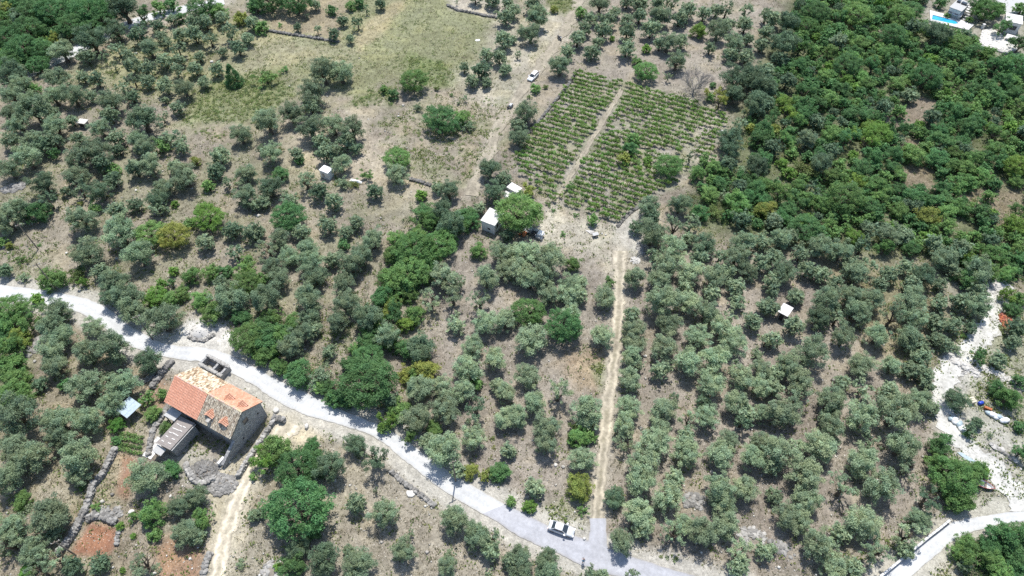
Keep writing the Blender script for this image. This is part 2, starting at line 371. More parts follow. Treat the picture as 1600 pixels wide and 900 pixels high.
# plots: outline, earth colour, edge softness (m), tufts of dry grass, green weeds, loose stones
TAUPE = (0.262, 0.222, 0.172); TAN = (0.345, 0.292, 0.212); PALE = (0.43, 0.39, 0.32); RED = (0.285, 0.135, 0.078)
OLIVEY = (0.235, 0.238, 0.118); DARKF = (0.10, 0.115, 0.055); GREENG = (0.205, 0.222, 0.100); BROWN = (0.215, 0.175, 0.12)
PLOTS = [
    ([(-200, 200), (430, 200), (560, 330), (560, 620), (200, 530), (-200, 440)], (0.258, 0.222, 0.165), 6, 1.4, 1.3, 1.0),
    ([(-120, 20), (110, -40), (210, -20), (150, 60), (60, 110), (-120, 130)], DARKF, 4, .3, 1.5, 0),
    ([(100, 120), (190, 70), (380, 20), (420, 60), (330, 160), (230, 150)], (0.265, 0.250, 0.135), 4, 2, 3.0, .2),
    ([(400, 40), (545, -40), (740, -40), (790, 30), (745, 110), (700, 138), (630, 120), (560, 150), (470, 130), (395, 80)], OLIVEY, 3, 3.2, 1.7, .1),
    ([(330, 66), (400, 50), (560, 70), (548, 125), (490, 98), (430, 112), (330, 185), (296, 192), (285, 172), (345, 125)], (0.275, 0.255, 0.15), 3, 2.6, 2.2, .1),
    ([(395, -40), (560, -40), (530, 62), (425, 48)], (0.285, 0.235, 0.15), 2, 1.4, .3, .2),
    ([(545, 60), (610, 0), (640, 0), (610, 40), (560, 80)], (0.31, 0.265, 0.15), 2, 2.5, .2, .1),
    ([(325, 125), (440, 108), (462, 150), (410, 190), (330, 196), (280, 196)], GREENG, 3, .3, 9, 0),
    ([(560, 150), (620, 130), (615, 165), (540, 165)], (0.17, 0.18, 0.08), 2, .5, 4, 0),
    ([(635, 82), (690, 98), (712, 122), (700, 135), (655, 130), (630, 110)], (0.150, 0.180, 0.065), 2.5, .5, 4, 0),
    ([(600, 190), (690, 160), (800, 150), (790, 200), (740, 282), (690, 290), (640, 262), (600, 225)], (0.275, 0.235, 0.175), 3, 1.4, 5.0, 1),
    ([(545, 165), (570, 172), (592, 150), (610, 152), (575, 215), (560, 215)], (0.33, 0.285, 0.21), 2, .6, .1, .6),
    ([(440, 200), (560, 190), (580, 225), (640, 262), (720, 300), (660, 320), (600, 290), (500, 280), (440, 260)], TAN, 4, .8, .4, .5),
    ([(700, -30), (800, -30), (790, 26), (770, 27), (735, 20), (705, 12)], (0.40, 0.355, 0.28), 1.5, .6, .1, .5),
    ([(770, 30), (900, 0), (885, 60), (820, 150), (770, 170), (720, 140), (712, 115), (745, 100)], (0.355, 0.318, 0.245), 4, 1.4, .6, .6),
    ([(850, -30), (905, -30), (903, 22), (880, 22), (858, 8)], (0.15, 0.17, 0.06), 2, .5, 4, 0),
    ([(920, 20), (1240, 10), (1190, 110), (1150, 150), (1100, 155), (900, 112), (880, 90)], (0.275, 0.236, 0.19), 3, .8, .3, 1.2),
    ([(898, 112), (960, 122), (1060, 148), (1142, 182), (1120, 232), (1062, 290), (1000, 322), (968, 353), (868, 322), (805, 270), (800, 245), (822, 216), (862, 168)], (0.285, 0.255, 0.205), 1.0, .8, 1.8, .5),
    ([(850, 325), (968, 355), (1010, 320), (1042, 330), (1000, 370), (1012, 412), (985, 442), (945, 440), (930, 402), (840, 385), (835, 362)], (0.455, 0.41, 0.32), 3, 1.2, .4, 1.6),
    ([(960, 350), (1002, 330), (1000, 395), (975, 400)], (0.46, 0.43, 0.37), 3, .2, .2, 2),
    ([(690, 370), (940, 400), (965, 480), (945, 700), (925, 830), (880, 830), (650, 690), (690, 560)], (0.270, 0.232, 0.188), 4, .9, .15, 1),
    ([(975, 410), (1300, 400), (1480, 430), (1485, 500), (1445, 760), (1370, 880), (1050, 880), (950, 840), (960, 700)], (0.270, 0.230, 0.184), 4, 1, .2, 1),
    ([(1280, 405), (1480, 420), (1485, 500), (1450, 620), (1380, 560), (1330, 500)], (0.235, 0.200, 0.120), 4, 2, .8, .3),
    ([(882, 542), (958, 536), (944, 625), (900, 612), (868, 566)], (0.315, 0.235, 0.150), 2, 1.6, .3, .6),
    ([(934, 570), (952, 568), (946, 612), (936, 612)], (0.15, 0.185, 0.05), 1, 0, 6, 0),
    ([(780, 795), (920, 790), (924, 835), (900, 835), (850, 812)], (0.305, 0.285, 0.195), 2, 1.2, 1.6, 1.4),
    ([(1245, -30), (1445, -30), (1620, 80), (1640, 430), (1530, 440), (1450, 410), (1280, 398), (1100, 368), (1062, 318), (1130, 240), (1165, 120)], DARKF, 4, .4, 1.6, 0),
    ([(1375, 190), (1432, 148), (1462, 158), (1452, 192), (1400, 205)], (0.24, 0.195, 0.14), 1.5, 1, .3, .6),
    ([(1408, 265), (1452, 258), (1472, 292), (1420, 304)], (0.23, 0.185, 0.12), 2, 2, .3, .2),
    ([(1475, 295), (1600, 290), (1620, 370), (1560, 360), (1500, 330)], (0.22, 0.18, 0.115), 3, 2.5, .6, .2),
    ([(1395, 215), (1450, 210), (1440, 240), (1400, 240)], (0.23, 0.18, 0.12), 2, 1.5, .3, .3),
    ([(1370, 45), (1390, 42), (1388, 62), (1370, 60)], (0.24, 0.19, 0.14), 1.5, 1, .3, .2),
    ([(1480, 440), (1560, 440), (1625, 560), (1640, 800), (1520, 808), (1490, 720), (1460, 640), (1470, 560), (1500, 520)], (0.285, 0.275, 0.21), 3, 1.6, 4.0, 2.4),
    ([(1470, 575), (1510, 560), (1535, 600), (1600, 680), (1600, 800), (1560, 755), (1510, 712), (1462, 690), (1455, 650)], (0.40, 0.378, 0.32), 2.2, .5, .8, 1.8),
    ([(1545, 445), (1570, 450), (1562, 490), (1545, 520), (1500, 560), (1470, 560), (1520, 520), (1540, 480)], (0.56, 0.53, 0.47), 1.5, .2, .2, 2),
    ([(1400, 900), (1480, 845), (1500, 870), (1510, 915), (1380, 930)], (0.40, 0.365, 0.28), 2, 1.6, .5, 2),
    ([(500, 682), (590, 690), (640, 730), (780, 815), (880, 880), (900, 940), (360, 940), (400, 760), (490, 740)], (0.290, 0.252, 0.192), 3, 1.3, .3, 1.2),
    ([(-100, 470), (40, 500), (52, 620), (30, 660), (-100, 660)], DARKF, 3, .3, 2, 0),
    ([(60, 480), (140, 500), (240, 560), (260, 600), (210, 680), (60, 640)], (0.275, 0.228, 0.160), 3, 1.5, .5, 1.2),
    ([(-80, 660), (170, 650), (230, 760), (240, 930), (-80, 930)], (0.262, 0.220, 0.155), 3, 1.5, .6, 1.2),
    ([(40, 735), (105, 745), (112, 785), (60, 790), (40, 760)], (0.34, 0.295, 0.21), 2, 2, .3, 1),
    ([(183, 712), (212, 718), (206, 745), (200, 778), (178, 772), (180, 750)], (0.335, 0.185, 0.115), .8, .4, .1, .5),
    ([(152, 772), (178, 712), (189, 715), (180, 778), (160, 790)], (0.33, 0.275, 0.175), .8, 2, .3, .8),
    ([(138, 815), (184, 824), (182, 848), (170, 868), (113, 866)], RED, .7, .25, .05, .6),
    ([(238, 848), (290, 836), (330, 862), (322, 940), (245, 940)], (0.300, 0.180, 0.110), 1.5, .6, .2, 1.2),
    ([(250, 620), (300, 700), (350, 745), (330, 790), (280, 760), (240, 690)], (0.35, 0.32, 0.27), 2, .4, .5, 2.5),
    ([(330, 745), (395, 690), (432, 656), (500, 660), (510, 682), (410, 745), (360, 870), (350, 940), (322, 940), (330, 830)], (0.44, 0.385, 0.275), 2, .3, .1, 1.2),
    ([(425, 640), (500, 640), (535, 662), (490, 692), (440, 695)], (0.52, 0.44, 0.30), 1.2, .2, .1, .6),
    ([(272, 515), (295, 496), (345, 494), (362, 520), (385, 556), (325, 552), (268, 540)], (0.60, 0.57, 0.52), 1.2, .1, .05, 1.0),
    ([(240, 590), (262, 600), (258, 640), (230, 660), (222, 620)], (0.30, 0.20, 0.13), 1, .3, 1.5, .6),
    ([(1440, -30), (1640, -30), (1640, 110), (1560, 85), (1530, 72), (1430, 32)], (0.30, 0.275, 0.225), 2, .5, .8, 1),
]
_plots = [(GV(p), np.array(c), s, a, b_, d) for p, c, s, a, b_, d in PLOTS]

def site(x, y, full=True):
    """earth colour and the density of dry grass, weeds and stones at points of the site"""
    x = np.asarray(x, float); y = np.asarray(y, float)
    C = np.empty(x.shape + (3,)); C[:] = TAUPE
    dn = np.empty(x.shape + (3,)); dn[:] = (1.2, .9, .9)
    wob = (fnoise(x, y, 3.5) - .5) * 4.0
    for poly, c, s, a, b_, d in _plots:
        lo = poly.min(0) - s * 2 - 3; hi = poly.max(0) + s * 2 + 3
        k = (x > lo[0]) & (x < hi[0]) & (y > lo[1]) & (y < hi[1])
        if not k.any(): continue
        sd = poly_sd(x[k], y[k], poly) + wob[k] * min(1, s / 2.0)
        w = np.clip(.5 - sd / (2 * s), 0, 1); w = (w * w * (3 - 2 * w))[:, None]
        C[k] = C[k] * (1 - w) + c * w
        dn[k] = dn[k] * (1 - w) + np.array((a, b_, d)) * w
    # big soft patches: dried-out grass, greyer stony earth, browner humus
    n1 = fnoise(x + 91, y - 13, 9.0)[..., None]; n2 = fnoise(x - 40, y + 77, 4.0)[..., None]; n3 = fnoise(x + 5, y + 5, 1.6)[..., None]
    C = C * (1 + (n1 - .5) * .55)
    w = np.clip((n2 - .52) * 4, 0, 1) * .45
    C = C * (1 - w) + C * np.array((1.22, 1.15, 0.90)) * w
    w = np.clip((.42 - n2) * 5, 0, 1) * .6
    C = C * (1 - w) + C * np.array((.80, .76, .74)) * w
    C = C * (1 + (n3 - .5) * .45)
    n4 = fnoise(x + 210, y - 160, 5.0)[..., None]
    w = np.clip((n4 - .42) * 4, 0, 1) * np.clip(dn[..., 1:2] / 1.4, 0, 1) * .55
    C = C * (1 - w) + np.array((.205, .212, .115)) * (.85 + .3 * n3) * w          # patches of green-yellow grass
    # trodden verges beside the roads
    for mid, hw, c in ((road_mid, 3.6, (0.47, 0.44, 0.38)), (lane_mid, 2.6, (0.45, 0.42, 0.35)), (track_mid, 1.5, (0.37, 0.325, 0.25)), (trk2_mid, 1.7, (0.43, 0.38, 0.28)), (farroad, 2.6, (0.4, 0.36, 0.28)), (trk3, 1.2, (0.35, 0.31, 0.245))):
        k = np.zeros(x.shape, bool)
        lo = mid.min(0) - 8; hi = mid.max(0) + 8
        k = (x > lo[0]) & (x < hi[0]) & (y > lo[1]) & (y < hi[1])
        if not k.any(): continue
        d = line_d(x[k], y[k], mid[::4] if len(mid) > 100 else mid) + wob[k] * .25
        w = (np.clip((hw + 1.0 - d) / 1.4, 0, 1) * .75)[:, None]
        C[k] = C[k] * (1 - w) + np.array(c) * w * (0.9 + 0.2 * n3[k])
        dn[k] *= np.clip((d - hw + 1.2) / 1.5, 0, 1)[:, None]
    lum = C.mean(-1, keepdims=True)
    C = C * .87 + lum * .13
    return np.clip(C * np.array((.955, .965, .965)), .02, .7), dn

def _axis(lo, hi, step, far, grow=1.35):
    a = list(np.arange(lo, hi + step / 2, step)); s = step; p = a[-1]; b = []
    while p < far: s *= grow; p += s; b.append(p)
    s = step; p = a[0]; c = []
    while p > -far: s *= grow; p -= s; c.append(p)
    return np.array(c[::-1] + a + b)
gx = _axis(-165, 165, 0.5, 3000); gy = _axis(22, 205, 0.5, 3000)
GXX, GYY = np.meshgrid(gx, gy)
gz = hf(GXX, GYY) + (fnoise(GXX, GYY, 1.4) - .5) * .16
_rd = np.minimum(line_d(GXX, GYY, road_mid[::6]), line_d(GXX, GYY, lane_mid[::4]))
_rd = np.minimum(_rd, line_d(GXX, GYY, track_mid[::8])); _rd = np.minimum(_rd, line_d(GXX, GYY, trk2_mid[::8]))
_w = np.clip((_rd - 3.2) / 1.5, 0, 1)
gz = hf(GXX, GYY) + (fnoise(GXX, GYY, 1.4) - .5) * .16 * _w - .02 * (1 - _w)
_far = np.clip((np.hypot(GXX, GYY - 100) - 300) / 900, 0, 1); gz = gz * (1 - _far)
nx, ny = len(gx), len(gy)
idx = np.arange(nx * ny).reshape(ny, nx)
quads = np.stack([idx[:-1, :-1], idx[:-1, 1:], idx[1:, 1:], idx[1:, :-1]], -1).reshape(-1, 4)
gcol, gdn = site(GXX.ravel(), GYY.ravel())

gdn = gdn.reshape(ny, nx, 3)
def cover(x, y):
    """density of dry grass, weeds and stones, read off the ground grid"""
    return gdn[np.clip(np.searchsorted(gy, y), 0, ny - 1), np.clip(np.searchsorted(gx, x), 0, nx - 1)]

def ground_mat():
    m = bpy.data.materials.new('dry_earth'); m.use_nodes = True
    nt = m.node_tree; N = nt.nodes; L = nt.links; b = N['Principled BSDF']
    b.inputs['Roughness'].default_value = 0.95; b.inputs['Specular IOR Level'].default_value = 0.15
    a = N.new('ShaderNodeVertexColor'); a.layer_name = 'Col'
    tc = N.new('ShaderNodeTexCoord')
    def noise(s, d=5, r=.7):
        n = N.new('ShaderNodeTexNoise'); n.inputs['Scale'].default_value = s; n.inputs['Detail'].default_value = d; n.inputs['Roughness'].default_value = r
        L.new(tc.outputs['Object'], n.inputs['Vector']); return n
    def rng_(src, i0, i1, o0, o1):
        r = N.new('ShaderNodeMapRange'); r.inputs[1].default_value = i0; r.inputs[2].default_value = i1; r.inputs[3].default_value = o0; r.inputs[4].default_value = o1
        L.new(src, r.inputs[0]); return r.outputs[0]
    def mul(c, f):
        u = N.new('ShaderNodeMixRGB'); u.blend_type = 'MULTIPLY'; u.inputs[0].default_value = 1; L.new(c, u.inputs[1]); L.new(f, u.inputs[2]); return u.outputs[0]
    c = a.outputs[0]
    nA, nB = noise(0.9), noise(3.4)
    c = mul(c, rng_(nA.outputs[0], .3, .7, .72, 1.26))
    c = mul(c, rng_(nB.outputs[0], .3, .7, .66, 1.30))
    # pale bits of limestone and straw, dark bits of humus
    for sc, th, cc, am in ((2.6, .16, (0.62, 0.59, 0.53), .75), (5.2, .2, (0.52, 0.47, 0.36), .6), (3.7, .17, (0.075, 0.062, 0.04), .65)):
        v = N.new('ShaderNodeTexVoronoi'); v.inputs['Scale'].default_value = sc; v.inputs['Randomness'].default_value = 1.0; L.new(tc.outputs['Object'], v.inputs['Vector'])
        k = N.new('ShaderNodeMath'); k.operation = 'LESS_THAN'; L.new(v.outputs['Distance'], k.inputs[0]); k.inputs[1].default_value = th
        nn = noise(0.33, 3)
        w = N.new('ShaderNodeMath'); w.operation = 'MULTIPLY'; L.new(k.outputs[0], w.inputs[0]); L.new(rng_(nn.outputs[0], .36, .56, 0, am), w.inputs[1])
        mx = N.new('ShaderNodeMixRGB'); L.new(w.outputs[0], mx.inputs[0]); L.new(c, mx.inputs[1]); mx.inputs[2].default_value = (*cc, 1); c = mx.outputs[0]
    L.new(c, b.inputs['Base Color'])
    bp = N.new('ShaderNodeBump'); bp.inputs['Strength'].default_value = 0.8; bp.inputs['Distance'].default_value = 0.12
    L.new(nB.outputs[0], bp.inputs['Height']); L.new(bp.outputs[0], b.inputs['Normal'])
    return m
M['ground'] = ground_mat()
gm = np_mesh('ground', np.stack([GXX.ravel(), GYY.ravel(), gz.ravel()], 1), quads, M['ground'], smooth=True)
_at = gm.color_attributes.new('Col', 'FLOAT_COLOR', 'POINT')
_at.data.foreach_set('color', np.concatenate([gcol, np.ones((len(gcol), 1))], 1).astype(np.float32).ravel())
ground = link('ground', gm); kind(ground, 'structure', 'dry stony earth of the olive groves', 'ground')

# ------------------------------------------------------------------ roads and tracks
def road_mat(name, base, crack, wear=.13, attr=False):
    m = bpy.data.materials.new(name); m.use_nodes = True
    nt = m.node_tree; N = nt.nodes; L = nt.links; b = N['Principled BSDF']
    b.inputs['Roughness'].default_value = 0.9; b.inputs['Specular IOR Level'].default_value = 0.2
    a = N.new('ShaderNodeVertexColor'); a.layer_name = 'Col'
    tc = N.new('ShaderNodeTexCoord')
    c = N.new('ShaderNodeMixRGB'); c.blend_type = 'MULTIPLY'; c.inputs[0].default_value = 1; c.inputs[1].default_value = (*base, 1); L.new(a.outputs[0], c.inputs[2])
    c = c.outputs[0]
    for s, v in ((0.35, wear), (2.2, wear), (14, wear * .8)):
        n = N.new('ShaderNodeTexNoise'); n.inputs['Scale'].default_value = s; n.inputs['Detail'].default_value = 5; L.new(tc.outputs['Object'], n.inputs['Vector'])
        r = N.new('ShaderNodeMapRange'); r.inputs[1].default_value = .3; r.inputs[2].default_value = .7; r.inputs[3].default_value = 1 - v; r.inputs[4].default_value = 1 + v; L.new(n.outputs[0], r.inputs[0])
        u = N.new('ShaderNodeMixRGB'); u.blend_type = 'MULTIPLY'; u.inputs[0].default_value = 1; L.new(c, u.inputs[1]); L.new(r.outputs[0], u.inputs[2]); c = u.outputs[0]
    L.new(c, b.inputs['Base Color'])
    bp = N.new('ShaderNodeBump'); bp.inputs['Strength'].default_value = 0.25; bp.inputs['Distance'].default_value = 0.03
    L.new(n.outputs[0], bp.inputs['Height']); L.new(bp.outputs[0], b.inputs['Normal'])
    return m
M['concrete_road'] = road_mat('pale_concrete', (0.53, 0.53, 0.52), .1, .08)
M['asphalt'] = road_mat('worn_asphalt', (0.41, 0.41, 0.43), .1, .10)
M['patch'] = road_mat('asphalt_patch', (0.40, 0.40, 0.42), .1, .08)
M['gravel'] = road_mat('pale_gravel_track', (0.365, 0.355, 0.325), .1, .18)
M['track'] = road_mat('trodden_earth', (0.40, 0.355, 0.275), .1, .2)

def strip(name, A, B, m, lift, label, cat, prof, rag=0.18, cross=12, crown=0.0):
    n = len(A)
    W = np.hypot(*(B - A).T)
    ra = (fnoise(A[:, 0], A[:, 1], 1.1) - .5) * 4 * rag + (vnoise(A[:, 0], A[:, 1], .5) - .5) * 1.2 * rag
    rb = (fnoise(B[:, 0] + 50, B[:, 1], 1.1) - .5) * 4 * rag + (vnoise(B[:, 0], B[:, 1] + 9, .5) - .5) * 1.2 * rag
    D = (B - A) / W[:, None]
    A2 = A + D * ra[:, None]; B2 = B + D * rb[:, None]
    t = np.linspace(0, 1, cross + 1)
    P = A2[:, None, :] * (1 - t)[None, :, None] + B2[:, None, :] * t[None, :, None]
    z = hf(P[..., 0], P[..., 1]) + lift + crown * np.sin(np.pi * t)[None, :]
    V = np.concatenate([P, z[..., None]], -1).reshape(-1, 3)
    ix = np.arange(n * (cross + 1)).reshape(n, cross + 1)
    F = np.stack([ix[:-1, :-1], ix[1:, :-1], ix[1:, 1:], ix[:-1, 1:]], -1).reshape(-1, 4)[:, ::-1]
    me = np_mesh(name, V, F, m, smooth=True)
    cc = prof(t[None, :] * np.ones((n, 1)), P[..., 0], P[..., 1]).reshape(-1, 3)
    at = me.color_attributes.new('Col', 'FLOAT_COLOR', 'POINT')
    at.data.foreach_set('color', np.concatenate([cc, np.ones((len(cc), 1))], 1).astype(np.float32).ravel())
    o = link(name, me)
    return kind(o, 'structure', label, cat)

def prof_road(t, x, y):
    w = np.abs(t - .5) * 2
    wheel = np.exp(-((w - .42) / .16) ** 2)
    k = 0.93 + .08 * wheel - .10 * np.clip((w - .8) / .2, 0, 1) + (fnoise(x, y, 2.2) - .5) * .13 + (fnoise(x + 30, y, 7.0) - .5) * .10
    edge = np.clip((w - .82) / .18, 0, 1)[..., None] * .6
    return k[..., None] * (1 - edge) + edge * np.array((.80, .74, .64))
def prof_track(t, x, y):
    w = np.abs(t - .5) * 2
    rut = np.exp(-((w - .55) / .22) ** 2)
    mid = np.exp(-(w / .26) ** 2) * np.clip((fnoise(x, y, 1.5) - .35) * 3, 0, 1)
    k = 0.82 + .36 * rut - .12 * np.clip((w - .8) / .2, 0, 1) + (fnoise(x, y, 1.0) - .5) * .4
    c = k[..., None] * np.ones(3)
    return c * (1 - mid[..., None] * .35) + mid[..., None] * .35 * np.array((.55, .56, .42))

_split = int(np.argmin(np.hypot(*(road_mid - G(772, 797)[:2]).T)))
strip('concrete_road', road_a[:_split + 1], road_b[:_split + 1], M['concrete_road'], .05, 'pale concrete stretch of the winding country road', 'road', prof_road, rag=.09, crown=.03)
strip('asphalt_road', road_a[_split:], road_b[_split:], M['asphalt'], .05, 'grey asphalt stretch of the road by the parked car', 'road', prof_road, rag=.09, crown=.03)
strip('concrete_lane', lane_a, lane_b, M['concrete_road'], .05, 'white concrete lane beside the low wall', 'road', prof_road, rag=.09, crown=.02)
strip('dirt_track', track_a, track_b, M['track'], .035, 'straight dirt track through the olive grove', 'path', prof_track, rag=.25)
strip('driveway', drive_a, drive_b, M['patch'], .058, 'asphalt apron where the dirt track meets the road', 'path', prof_road, rag=.06)
strip('dirt_drive', trk2_a, trk2_b, M['track'], .035, 'cream dirt drive past the stone house', 'path', lambda t, x, y: prof_track(t, x, y) * 1.35, rag=.3)
_n = np.stack([-np.gradient(farroad[:, 1]), np.gradient(farroad[:, 0])], 1); _n /= np.hypot(*_n.T)[:, None]
strip('hill_lane', farroad + _n * 2.1, farroad - _n * 2.1, M['concrete_road'], .12, 'pale concrete lane half hidden by trees', 'road', prof_road)
_n = np.stack([-np.gradient(trk3[:, 1]), np.gradient(trk3[:, 0])], 1); _n /= np.hypot(*_n.T)[:, None]
strip('farm_track', trk3 + _n * 1.4, trk3 - _n * 1.4, M['track'], .10, 'broad farm track beside the vineyard olives', 'path', lambda t, x, y: prof_track(t, x, y) * .3 + .48, rag=.6)
_gt = resample(chaikin(GV([(1556, 462), (1553, 495), (1535, 528), (1502, 556), (1478, 585), (1470, 625), (1483, 668), (1515, 705), (1555, 735), (1588, 772), (1600, 800)])), 110)
_n = np.stack([-np.gradient(_gt[:, 1]), np.gradient(_gt[:, 0])], 1); _n /= np.hypot(*_n.T)[:, None]
strip('gravel_track', _gt + _n * 1.9, _gt - _n * 1.9, M['gravel'], .09, 'pale gravel track winding past the spoil heaps to the lane', 'path', lambda t, x, y: prof_track(t, x, y) * .55 + .85, rag=.55)
_vp = resample(GV([(973, 138), (945, 185), (905, 252), (868, 316)]), 60)
_n = np.stack([-np.gradient(_vp[:, 1]), np.gradient(_vp[:, 0])], 1); _n /= np.hypot(*_n.T)[:, None]
strip('vineyard_path', _vp + _n * .6, _vp - _n * .6, M['track'], .10, 'narrow earth path between the two vine blocks', 'path', lambda t, x, y: prof_track(t, x, y) * .3 + .48, rag=.15, cross=4)
